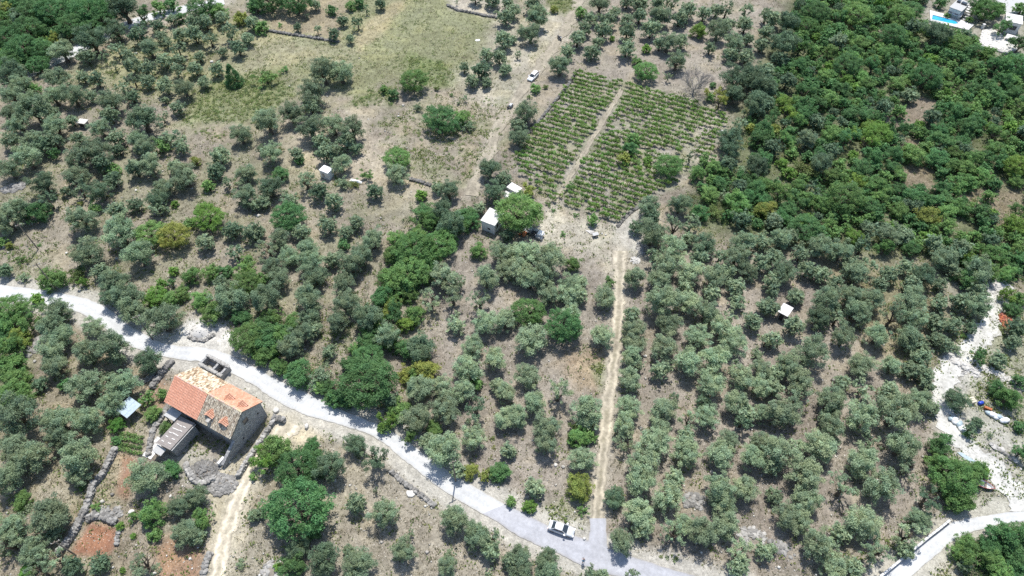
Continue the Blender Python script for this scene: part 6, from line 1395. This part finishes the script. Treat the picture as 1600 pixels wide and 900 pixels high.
p = G(921, 362); e = empty('timber_pile', p, -.6); tag(e, 'pale timber pieces lying behind the hand cart', 'timber')
for k in range(5): MB().box((.1 * k, -.28 + .16 * k, .06 + .02 * k), (1.7 - .2 * k, .12, .07), .12 * k - .2).build('plank', M['bleached'], e)
p = G(521, 271); e = empty('garden_chair', p, -.4); tag(e, 'white garden chair with pinkish seat beside the white slope shed', 'chair')
MB().box((0, 0, .44), (.55, .5, .06)).build('seat', M['cream'], e); MB().box((-.28, 0, .75), (.06, .5, .6)).build('backrest', M['white_paint'], e)
for x in (-.23, .23):
    for y in (-.2, .2): MB().box((x, y, .2), (.05, .05, .44)).build('leg', M['white_paint'], e)
p = G(524, 267); e = empty('water_drum', p); tag(e, 'white plastic drum behind the chair at the slope shed', 'drum')
MB().tube([(0, 0, 0), (0, 0, .1), (0, 0, .8), (0, 0, .92)], [.28, .34, .34, .22], 14).build('shell', M['white_paint'], e, True); MB().tube([(0, 0, .92), (0, 0, 1.0)], [.12, .12], 10).build('lid', M['black'], e)
for k, (x, y, sx, lab_) in enumerate(((551, 282, .55, 'small white upturned trough below the white slope shed'), (559, 284, .95, 'long white upturned trough below the white slope shed'))):
    p = G(x, y); e = empty('trough', p, -.35); tag(e, lab_, 'trough')
    b = MB(); n = 12; vs = []
    for t, s in ((0, 1.0), (.16, .92), (.26, .6)): vs += [(math.cos(2 * math.pi * q / n) * sx * s, math.sin(2 * math.pi * q / n) * .4 * s, t) for q in range(n)]
    b.add(vs, [(i * n + q, i * n + (q + 1) % n, (i + 1) * n + (q + 1) % n, (i + 1) * n + q) for i in range(2) for q in range(n)] + [tuple(range(2 * n, 3 * n))]); b.build('hull', M['white_paint'], e, True)
    MB().box((0, 0, .02), (sx * 2.05, .82, .04)).build('rim', M['white_paint'], e)
p = G(572, 275); slab('plastic_sheet', 'small white sheet caught under bushes near the slope shed', 572, 274, .5, .35, .4, 'sheet_white', 'sheet', .15, 51)

# building site oddments
p = G(1516, 628); e = empty('crate', p, .25); tag(e, 'cream wooden crate on the construction ground', 'crate')
for k in range(3): MB().box((0, -.36 + .36 * k, .82), (.95, .3, .04)).build('board', M['cream'], e)
for y in (-.5, .5): MB().box((0, y, .42), (.95, .04, .76)).build('side', M['cream'], e)
for x in (-.46, .46): MB().box((x, 0, .42), (.04, .95, .76)).build('side', M['cream'], e)
p = G(1531, 631); e = empty('plastic_barrel', p, .3); tag(e, 'blue plastic barrel lying on the construction ground', 'barrel')
MB().tube([(-.45, 0, .3), (-.4, 0, .3), (-.15, 0, .3), (0, 0, .3), (.15, 0, .3), (.4, 0, .3), (.45, 0, .3)], [.2, .29, .31, .33, .31, .29, .2], 16).build('shell', M['blue'], e, True)
MB().tube([(.45, 0, .3), (.49, 0, .3)], [.16, .16], 12).build('lid', M['black'], e)
p = G(1542, 640); e = empty('brick_stack', p, -.5); tag(e, 'small stack of red hollow bricks beside the white sacks', 'bricks')
for k in range(3):
    for j in range(4): MB().box((-.42 + .28 * j, .12 * (k % 2), .1 + .19 * k), (.26, .4, .18), .05 * (j - k)).build('brick', M['orange'], e)
def sacks(label, px, py, rz, n, seed, m2='sheet_white'):
    p = G(px, py); e = empty('sack_pile', p, rz); tag(e, label, 'sacks')
    r = random.Random(seed)
    for k in range(n):
        x = -1.3 + 2.6 * k / max(1, n - 1)
        b = MB().rock((x, r.uniform(-.2, .2), .22 + .1 * (k % 2)), (.85, .6, .42), seed + k, 0, .8); b.build('sack', M['sheet_white' if k % 3 else m2], e, True)
sacks('white sacks piled beside the low dark bush', 1497, 664, -1.1, 7, 3, 'poly')
sacks('white and blue sacks right of the red bricks', 1557, 652, -.55, 6, 9, 'poly')
slab('plastic_sheet', 'pale blue plastic sheet spread by the construction track', 1513, 717, 1.9, .5, -.72, 'poly', 'sheet', .1, 52)
p = G(1536, 759); e = empty('rowing_boat', p, -.45); tag(e, 'small white boat with red stripe half under the green lane tree', 'boat')
b = MB(); n = 9; vs = []
for i in range(n):
    t = i / (n - 1); w = .62 * math.sin(math.pi * min(1, .25 + .75 * (1 - t)) * .5) if t > .3 else .6
    w = .62 * (1 - max(0, (t - .45) / .55) ** 2) ; x = -1.5 + 3 * t
    vs += [(x, -w, .6), (x, -w * .75, .2), (x, 0, .06), (x, w * .75, .2), (x, w, .6)]
b.add(vs, [(i * 5 + j, (i + 1) * 5 + j, (i + 1) * 5 + j + 1, i * 5 + j + 1) for i in range(n - 1) for j in range(4)] + [(0, 1, 2, 3, 4)]); b.build('hull', M['white_paint'], e, True)
for s in (-1, 1):
    MB().tube([(-1.5 + 3 * i / 8, s * .63 * (1 - max(0, (i / 8 - .45) / .55) ** 2), .6) for i in range(9)], [.035] * 9, 5).build('gunwale', M['red_lamp'], e)
for x in (-.7, .2): MB().box((x, 0, .45), (.25, 1.1, .05)).build('thwart', M['wood'], e)

# ------------------------------------------------------------------ electricity poles
def pole(label, bx, by, h=7.4, lean=(0, 0), tap=.13):
    p = G(bx, by); e = empty('utility_pole', p); tag(e, label, 'pole', 'wooden electricity poles')
    MB().tube([(0, 0, -.4), (lean[0] * .5, lean[1] * .5, h * .5), (lean[0], lean[1], h)], [tap, tap * .85, tap * .65], 9).build('shaft', M['wood'], e)
    MB().box((lean[0], lean[1], h - .35), (1.2, .1, .12), .5).build('crossarm', M['wood'], e)
    for s in (-.5, 0, .5):
        MB().tube([(lean[0] + s * math.cos(.5), lean[1] + s * math.sin(.5), h - .29), (lean[0] + s * math.cos(.5), lean[1] + s * math.sin(.5), h - .1)], [.05, .035], 6).build('insulator', M['white_paint'], e)
pole('wooden electricity pole on the bare slope above the road bend', 60, 390)
pole('wooden electricity pole at the road edge beside the roadside bush', 88, 451)
pole('wooden electricity pole where the road curves below the gravel heap', 239, 531)
pole('wooden electricity pole beside the lower concrete road', 712, 752)
pole('wooden electricity pole beside the lowest red earth plot', 119, 868, 6.2)

# ------------------------------------------------------------------ the person with a remote control on the road
def person(px, py, rz):
    p = G(px, py); e = empty('person', (p[0], p[1], p[2] + .07), rz); tag(e, 'person in blue shirt and dark shorts standing on the road with forearms held out', 'person')
    V = [(0, 0, .95), (0, .02, 1.12), (0, .01, 1.32), (0, 0, 1.44), (0, .01, 1.52), (0, .04, 1.60), (0, .045, 1.70),                 # 0 pelvis .. 6 head top
         (-.10, 0, .88), (-.11, .02, .50), (-.12, -.02, .09), (-.12, .13, .04),                                                      # leg
         (.10, 0, .88), (.11, .02, .50), (.12, -.02, .09), (.13, .13, .04),
         (-.19, 0, 1.41), (-.24, .02, 1.14), (-.14, .28, 1.13), (-.10, .35, 1.13),                                                     # arm, hand
         (.19, 0, 1.41), (.24, .02, 1.14), (.14, .28, 1.13), (.10, .35, 1.13)]
    E_ = [(0, 1), (1, 2), (2, 3), (3, 4), (4, 5), (5, 6), (0, 7), (7, 8), (8, 9), (9, 10), (0, 11), (11, 12), (12, 13), (13, 14), (3, 15), (15, 16), (16, 17), (17, 18), (3, 19), (19, 20), (20, 21), (21, 22)]
    R = [.15, .135, .155, .10, .058, .085, .075, .095, .062, .042, .038, .095, .062, .042, .038, .07, .05, .034, .032, .07, .05, .034, .032]
    for s, w, i0 in ((-1, 18, 0), (1, 22, 0)):
        for k in range(4):
            o = len(V); x0 = s * (.075 + .016 * k)
            V += [(x0, .37 + .01 * (k in (1, 2)), 1.125), (x0 - s * .01, .415 + .012 * (k in (1, 2)), 1.105)]; R += [.009, .008]
            E_ += [(w, o), (o, o + 1)]
        o = len(V); V += [(s * .055, .355, 1.15), (s * .035, .375, 1.165)]; R += [.010, .009]; E_ += [(w, o), (o, o + 1)]
    me = bpy.data.meshes.new('body'); me.from_pydata(V, E_, [])
    ob = bpy.data.objects.new('body', me); col.objects.link(ob); ob.parent = e
    md = ob.modifiers.new('skin', 'SKIN'); md.use_smooth_shade = True
    if not me.skin_vertices: me.skin_vertices.new() if hasattr(me.skin_vertices, 'new') else None
    if not me.skin_vertices:
        bmm = bmesh.new(); bmm.from_mesh(me); bmm.verts.layers.skin.verify(); bmm.to_mesh(me); bmm.free()
    for i, sv in enumerate(me.skin_vertices[0].data):
        sv.radius = (R[i], R[i] * (.72 if i in (0, 1, 2) else 1)); sv.use_root = (i == 0)
    ob.modifiers.new('sub', 'SUBSURF').levels = 1; ob.modifiers['sub'].render_levels = 2
    dg = bpy.context.evaluated_depsgraph_get(); dg.update()
    m2 = bpy.data.meshes.new_from_object(ob.evaluated_get(dg)); ob.modifiers.clear(); ob.data = m2; m2.name = 'body'
    m2.materials.clear()
    for mm in ('skin', 'shirt', 'shorts', 'shoe'): m2.materials.append(M[mm])
    for f in m2.polygons:
        c = f.center
        f.material_index = 1 if (c.z > .93 and c.z < 1.47 and abs(c.x) < .30 and c.y < .13) else 2 if (.52 < c.z <= .93) else 3 if c.z < .1 else 0
        f.use_smooth = True
    h = MB(); n = 10; vs = [(0, .03, 1.805)]
    for a_, z in ((.05, 1.79), (.085, 1.74), (.098, 1.68), (.098, 1.62)):
        vs += [(math.cos(6.2832 * q / n) * a_, .03 + math.sin(6.2832 * q / n) * a_ * 1.05 - (.03 if z < 1.7 else 0), z) for q in range(n)]
    h.add(vs, [(0, 1 + q, 1 + (q + 1) % n) for q in range(n)] + [(1 + i * n + q, 1 + (i + 1) * n + q, 1 + (i + 1) * n + (q + 1) % n, 1 + i * n + (q + 1) % n) for i in range(3) for q in range(n)])
    h.build('hair', M['hair'], e, True)
    f = MB(); f.rock((0, .128, 1.645), (.03, .05, .05), 1); f.build('nose', M['skin'], e, True)
    rc = empty('remote_control', (e.location.x + .36 * -math.sin(rz), e.location.y + .36 * math.cos(rz), e.location.z + 1.14), rz); tag(rc, 'dark remote control in the hands of the person on the road', 'remote')
    MB().box((0, .02, .03), (.19, .10, .04)).build('shell', M['black'], rc)
    for s in (-1, 1): MB().tube([(s * .05, .02, .05), (s * .05, .02, .08)], [.012, .012], 6).build('stick', M['metal'], rc)
M['skin'] = mat('skin', (0.50, 0.29, 0.21), 0.6); M['shirt'] = mat('blue_shirt', (0.05, 0.30, 0.48), 0.85, 0.1, 6.0)
M['shorts'] = mat('dark_shorts', (0.035, 0.04, 0.06), 0.9); M['shoe'] = mat('shoes', (0.12, 0.11, 0.11), 0.8); M['hair'] = mat('dark_hair', (0.04, 0.028, 0.02), 0.7)
person(911, 880, .12)
# ------------------------------------------------------------------ the vineyard
VY = GV([(900, 114), (960, 126), (1058, 150), (1138, 184), (1118, 232), (1060, 286), (1000, 318), (966, 350), (870, 324), (808, 270), (803, 246), (824, 218), (864, 170)])
GAPS = [(GV([(1015, 232), (1085, 225), (1100, 250), (1050, 290), (1010, 280), (960, 262), (960, 240)]), .6), (GV([(1060, 150), (1140, 180), (1125, 210), (1060, 190)]), .12), (GV([(1070, 200), (1130, 205), (1110, 240), (1075, 235)]), .3)]
va = math.radians(-24.0); vu = np.array([math.cos(va), math.sin(va)]); vn = np.array([-vu[1], vu[0]])
rv = random.Random(77); vines = []
c0 = VY.mean(0)
for k in range(-30, 31):
    for j in range(-40, 41):
        q = c0 + vn * (k * 1.62 + rv.uniform(-.14, .14)) + vu * (j * 1.02 + rv.uniform(-.28, .28))
        if poly_sd(q[0], q[1], VY) > -.2: continue
        if line_d(q[0], q[1], _vp[::6]) < 1.15: continue
        drop = .12
        for gpoly, pr in GAPS:
            if poly_sd(q[0], q[1], gpoly) < 0: drop = pr
        if rv.random() < drop: continue
        if any((q[0] - f[0]) ** 2 + (q[1] - f[1]) ** 2 < (t[2] * .7) ** 2 for f, t in zip(feet, TREES) if t[3] not in 'x' and abs(f[0] - q[0]) < 5 and abs(f[1] - q[1]) < 5): continue
        vines.append((q[0], q[1]))
def vine_cloud(seed, n, size):
    g = np.random.default_rng(seed)
    cen = np.array([(g.uniform(-.5, .5), g.normal() * .13, g.uniform(.55, 1.05)) for _ in range(7)])
    V, F, C = leaf_cloud(g, cen, g.uniform(.2, .36, 7), np.full(7, n), size, .8, .5, .4, 1.3, .2)
    return V, F, C
vine_protos = [(np_mesh('foliage', *vine_cloud(s, 30, .135)[:2], M['vine'], vine_cloud(s, 30, .135)[2]), None) for s in range(6)]
stake_me = MB().box((0, 0, .5), (.035, .035, 1.2)).mesh('stake', M['wood'])
stem_me = MB().tube([(.06, 0, -.05), (.10, .02, .3), (.05, -.03, .65)], [.04, .03, .022], 5).mesh('stem', M['bark'])
vines.sort(key=lambda q: q[1])
near, far = vines[:300], vines[300:]
for i, (x, y) in enumerate(near):
    e = empty('grape_vine', (x, y, float(hf(x, y))), va + (math.pi if i % 2 else 0))
    tag(e, 'staked grape vine in the nearer rows of the vineyard', 'vine', 'grape vines of the nearer vineyard rows')
    s = rv.uniform(.85, 1.35)
    link('foliage', vine_protos[i % 6][0], e, None, None, (s, s, s)); link('stake', stake_me, e); link('stem', stem_me, e)
Vs, Fs, Cs = [], [], []; o = 0
cl = [vine_cloud(s, 18, .17) for s in range(8)]
for i, (x, y) in enumerate(far):
    V, F, C = cl[i % 8]; s = rv.uniform(.85, 1.35); a = va + (math.pi if rv.random() < .5 else 0); ca, sa = math.cos(a), math.sin(a)
    Vs.append(np.stack([(V[:, 0] * ca - V[:, 1] * sa) * s + x, (V[:, 0] * sa + V[:, 1] * ca) * s + y, V[:, 2] * s + float(hf(x, y))], 1)); Fs.append(F + o); o += len(V)
    Cs.append(C * np.array(BASE['vine']) * rv.uniform(.8, 1.2))
    t = MB().box((x, y, float(hf(x, y)) + .45), (.035, .035, 1.2)); Vs.append(np.array(t.v)); Fs.append(np.array(t.f) + o); o += 8; Cs.append(np.tile([[.2, .16, .12]], (6, 1)))
kind(link('vine_foliage', np_mesh('vine_foliage', np.concatenate(Vs), np.concatenate(Fs), M['mixed'], np.concatenate(Cs))), 'stuff', 'rows of grape vines farther up the vineyard', 'vines')

# ------------------------------------------------------------------ ground cover nobody could count
def view_points(n, seed):
    g = np.random.default_rng(seed)
    px = g.uniform(-40, 1640, n); py = g.uniform(-25, 925, n)
    d = _fw[None] + _up[None] * ((450 - py) / FPX)[:, None] + np.array([[1, 0, 0]]) * ((px - 800) / FPX)[:, None]
    t = CAM_H / -d[:, 2]
    return d[:, 0] * t, d[:, 1] * t, g
_roads = [(road_mid[::5], 2.6), (lane_mid[::4], 2.2), (farroad[::3], 2.2), ((drive_a + drive_b)[::4] / 2, 1.9), (track_mid[::8], .8)]
def offroad(x, y):
    ok = np.ones(x.shape, bool)
    for m_, w in _roads: ok &= line_d(x, y, m_) > w
    c, s = math.cos(HA), math.sin(HA)
    lx, ly = (x - hx) * c + (y - hy) * s, -(x - hx) * s + (y - hy) * c
    return ok & ~((np.abs(lx) < HL / 2) & (np.abs(ly) < HW / 2))
def blades(x, y, z, g, k, hgt, wid, cols, spread):
    n = len(x); x = np.repeat(x, k) + g.normal(size=n * k) * spread; y = np.repeat(y, k) + g.normal(size=n * k) * spread; z = np.repeat(z, k)
    a = g.uniform(0, 6.28, n * k); h = hgt * g.uniform(.5, 1.3, n * k); w = wid * g.uniform(.7, 1.4, n * k); le = g.normal(size=(n * k, 2)) * .5 * h[:, None]
    V = np.stack([np.stack([x - np.cos(a) * w, y - np.sin(a) * w, z - .05], 1), np.stack([x + np.cos(a) * w, y + np.sin(a) * w, z - .05], 1), np.stack([x + le[:, 0], y + le[:, 1], z + h], 1)], 1)
    C = cols[g.integers(0, len(cols), n * k)] * np.repeat(g.uniform(.75, 1.2, n), k)[:, None]
    return V.reshape(-1, 3), np.arange(n * k * 3).reshape(-1, 3), C
x, y, g = view_points(130000, 5); dn = cover(x, y)
k = offroad(x, y) & (g.random(len(x)) < dn[:, 0] / 3.6); x, y = x[k], y[k]
V, F, C = blades(x, y, hf(x, y), g, 4, .26, .07, np.array([(.43, .38, .25), (.36, .32, .22), (.29, .28, .18), (.22, .23, .14)]), .14)
kind(link('dry_grass', np_mesh('dry_grass', V, F, M['mixed'], C)), 'stuff', 'tufts of dry straw-coloured grass over the earth', 'grass')
x, y, g = view_points(190000, 6); dn = cover(x, y)
patch = np.clip((fnoise(x + 17, y - 8, 3.0) - .40) * 4, 0.05, 1.6)
k = offroad(x, y) & (g.random(len(x)) < dn[:, 1] / 6.0 * patch * 1.3); x, y = x[k], y[k]
n = len(x); z = hf(x, y)
cen = np.stack([x, y, z + .08], 1); kk = 6
P = np.repeat(cen, kk, 0) + g.normal(size=(n * kk, 3)) * np.array([.26, .26, .12])
nr = rand_dirs(g, n * kk) * .6 + np.array([0, 0, .8]); nr /= np.linalg.norm(nr, axis=1)[:, None]
t = np.cross(nr, rand_dirs(g, n * kk)); t /= np.linalg.norm(t, axis=1)[:, None]; b2 = np.cross(nr, t); s = (.14 * g.uniform(.6, 1.5, n * kk))[:, None]
V = np.stack([P - t * s, P - b2 * s * .7, P + t * s, P + b2 * s * .7], 1).reshape(-1, 3)
wc = np.array([(.15, .21, .055), (.19, .24, .075), (.12, .17, .055), (.23, .25, .09)])
C = wc[g.integers(0, 4, n)][np.repeat(np.arange(n), kk)] * g.uniform(.75, 1.25, n * kk)[:, None]
kind(link('weeds', np_mesh('weeds', V, np.arange(n * kk * 4).reshape(-1, 4), M['mixed'], C)), 'stuff', 'low green weeds and brambles in the fields', 'weeds')
x, y, g = view_points(60000, 8); dn = cover(x, y)
patch = np.clip((fnoise(x - 31, y + 12, 2.5) - .42) * 5, 0.05, 1.8)
k = offroad(x, y) & (g.random(len(x)) < dn[:, 2] / 5.0 * patch); x, y = x[k], y[k]
n = len(x); z = hf(x, y); s = (.10 * np.exp(g.normal(size=n) * .55))
oc = np.array([(1, 0, 0), (0, 1, 0), (-1, 0, 0), (0, -1, 0), (0, 0, .75), (0, 0, -.4)])
V = (np.stack([x, y, z + .03], 1)[:, None, :] + oc[None] * s[:, None, None] * g.uniform(.65, 1.3, (n, 6, 1))).reshape(-1, 3)
of = np.array([(0, 1, 4), (1, 2, 4), (2, 3, 4), (3, 0, 4), (1, 0, 5), (2, 1, 5), (3, 2, 5), (0, 3, 5)])
F = (np.arange(n)[:, None, None] * 6 + of[None]).reshape(-1, 3)
C = np.repeat(np.array([(.62, .59, .53), (.50, .47, .41), (.40, .37, .33)])[g.integers(0, 3, n)], 8, 0)
kind(link('loose_stones', np_mesh('loose_stones', V, F, M['tile'], C)), 'stuff', 'loose pale stones strewn over the ground', 'stones')
# undergrowth between the trees of the woods and thickets
lo, hi = WOOD.min(0), WOOD.max(0); g = np.random.default_rng(14); U_ = []
THICK = [(WOOD, 2600), (WOOD2, 400), (GV([(-20, 470), (45, 500), (45, 620), (-20, 640)]), 120), (GV([(640, 320), (745, 310), (750, 350), (700, 400), (600, 470), (560, 560), (545, 640), (430, 600), (370, 545), (420, 490), (560, 470), (600, 390)]), 420), (GV([(1480, 850), (1540, 830), (1620, 820), (1620, 910), (1510, 910)]), 160), (GV([(1100, 265), (1180, 240), (1250, 370), (1100, 345), (1062, 318)]), 300)]
for poly, n in THICK:
    lo, hi = poly.min(0), poly.max(0); q = np.stack([g.uniform(lo[0], hi[0], n * 2), g.uniform(lo[1], hi[1], n * 2)], 1)
    ok = poly_sd(q[:, 0], q[:, 1], poly) < 0
    for c in CLEAR: ok &= poly_sd(q[:, 0], q[:, 1], c) > .3
    ok &= offroad(q[:, 0], q[:, 1]); U_.append(q[ok][:n])
U_ = np.concatenate(U_); n = len(U_)
cen = np.concatenate([U_, hf(U_[:, 0], U_[:, 1])[:, None] + .35], 1)
V, F, C = leaf_cloud(g, cen, g.uniform(.35, .95, n), np.full(n, 42), .12, .75, .5, .5, 1.6, .3)
kc = np.array([(.095, .175, .065), (.14, .22, .08), (.17, .20, .09), (.11, .155, .075)])
C = C * kc[g.integers(0, 4, n)][np.repeat(np.arange(n), 42)]
kind(link('undergrowth', np_mesh('undergrowth', V, F, M['mixed'], C)), 'stuff', 'low scrub filling the gaps between trees of the wood', 'undergrowth')
g = np.random.default_rng(23); U_ = []
for poly, n in ((GV([(325, 128), (440, 108), (462, 150), (410, 190), (330, 196), (280, 196)]), 420), (GV([(640, 84), (690, 98), (710, 122), (698, 134), (655, 130), (632, 110)]), 110), (GV([(560, 150), (622, 132), (612, 165), (540, 166)]), 90),
                (GV([(600, 190), (690, 165), (795, 152), (785, 200), (740, 278), (690, 288), (640, 260), (602, 225)]), 170), (GV([(520, 275), (560, 282), (558, 292), (525, 288)]), 40), (GV([(300, 205), (345, 200), (350, 215), (310, 216)]), 30), (GV([(850, -10), (903, -10), (900, 20), (878, 22), (860, 8)]), 70),
                (GV([(780, 240), (805, 235), (815, 255), (795, 268)]), 25), (GV([(1120, 290), (1200, 250), (1260, 290), (1200, 330), (1130, 330)]), 160), (GV([(0, 395), (40, 380), (120, 440), (60, 452), (0, 440)]), 50), (GV([(930, 885), (1060, 870), (1080, 890), (1000, 880)]), 30), (GV([(100, 120), (200, 80), (330, 60), (300, 140), (200, 150)]), 120)):
    lo, hi = poly.min(0), poly.max(0); q = np.stack([g.uniform(lo[0], hi[0], n * 3), g.uniform(lo[1], hi[1], n * 3)], 1)
    ok = (poly_sd(q[:, 0], q[:, 1], poly) < (vnoise(q[:, 0], q[:, 1], 2.5) - .5) * 3) & offroad(q[:, 0], q[:, 1]); U_.append(q[ok][:n])
U_ = np.concatenate(U_); n = len(U_)
cen = np.concatenate([U_, hf(U_[:, 0], U_[:, 1])[:, None] + .10], 1)
V, F, C = leaf_cloud(g, cen, g.uniform(.25, .75, n), np.full(n, 34), .12, .5, .6, .45, 1.6, .2)
kc = np.array([(.28, .36, .13), (.22, .31, .11), (.31, .36, .15), (.20, .26, .11)])
C = C * kc[g.integers(0, 4, n)][np.repeat(np.arange(n), 34)]
kind(link('brambles', np_mesh('brambles', V, F, M['mixed'], C)), 'stuff', 'low yellow-green brambles sprawling over the fields', 'brambles')
print('VINES', len(vines), 'tris about', sum(len(o.data.polygons) * 2 for o in bpy.data.objects if o.type == 'MESH' and o.data.users == 1))
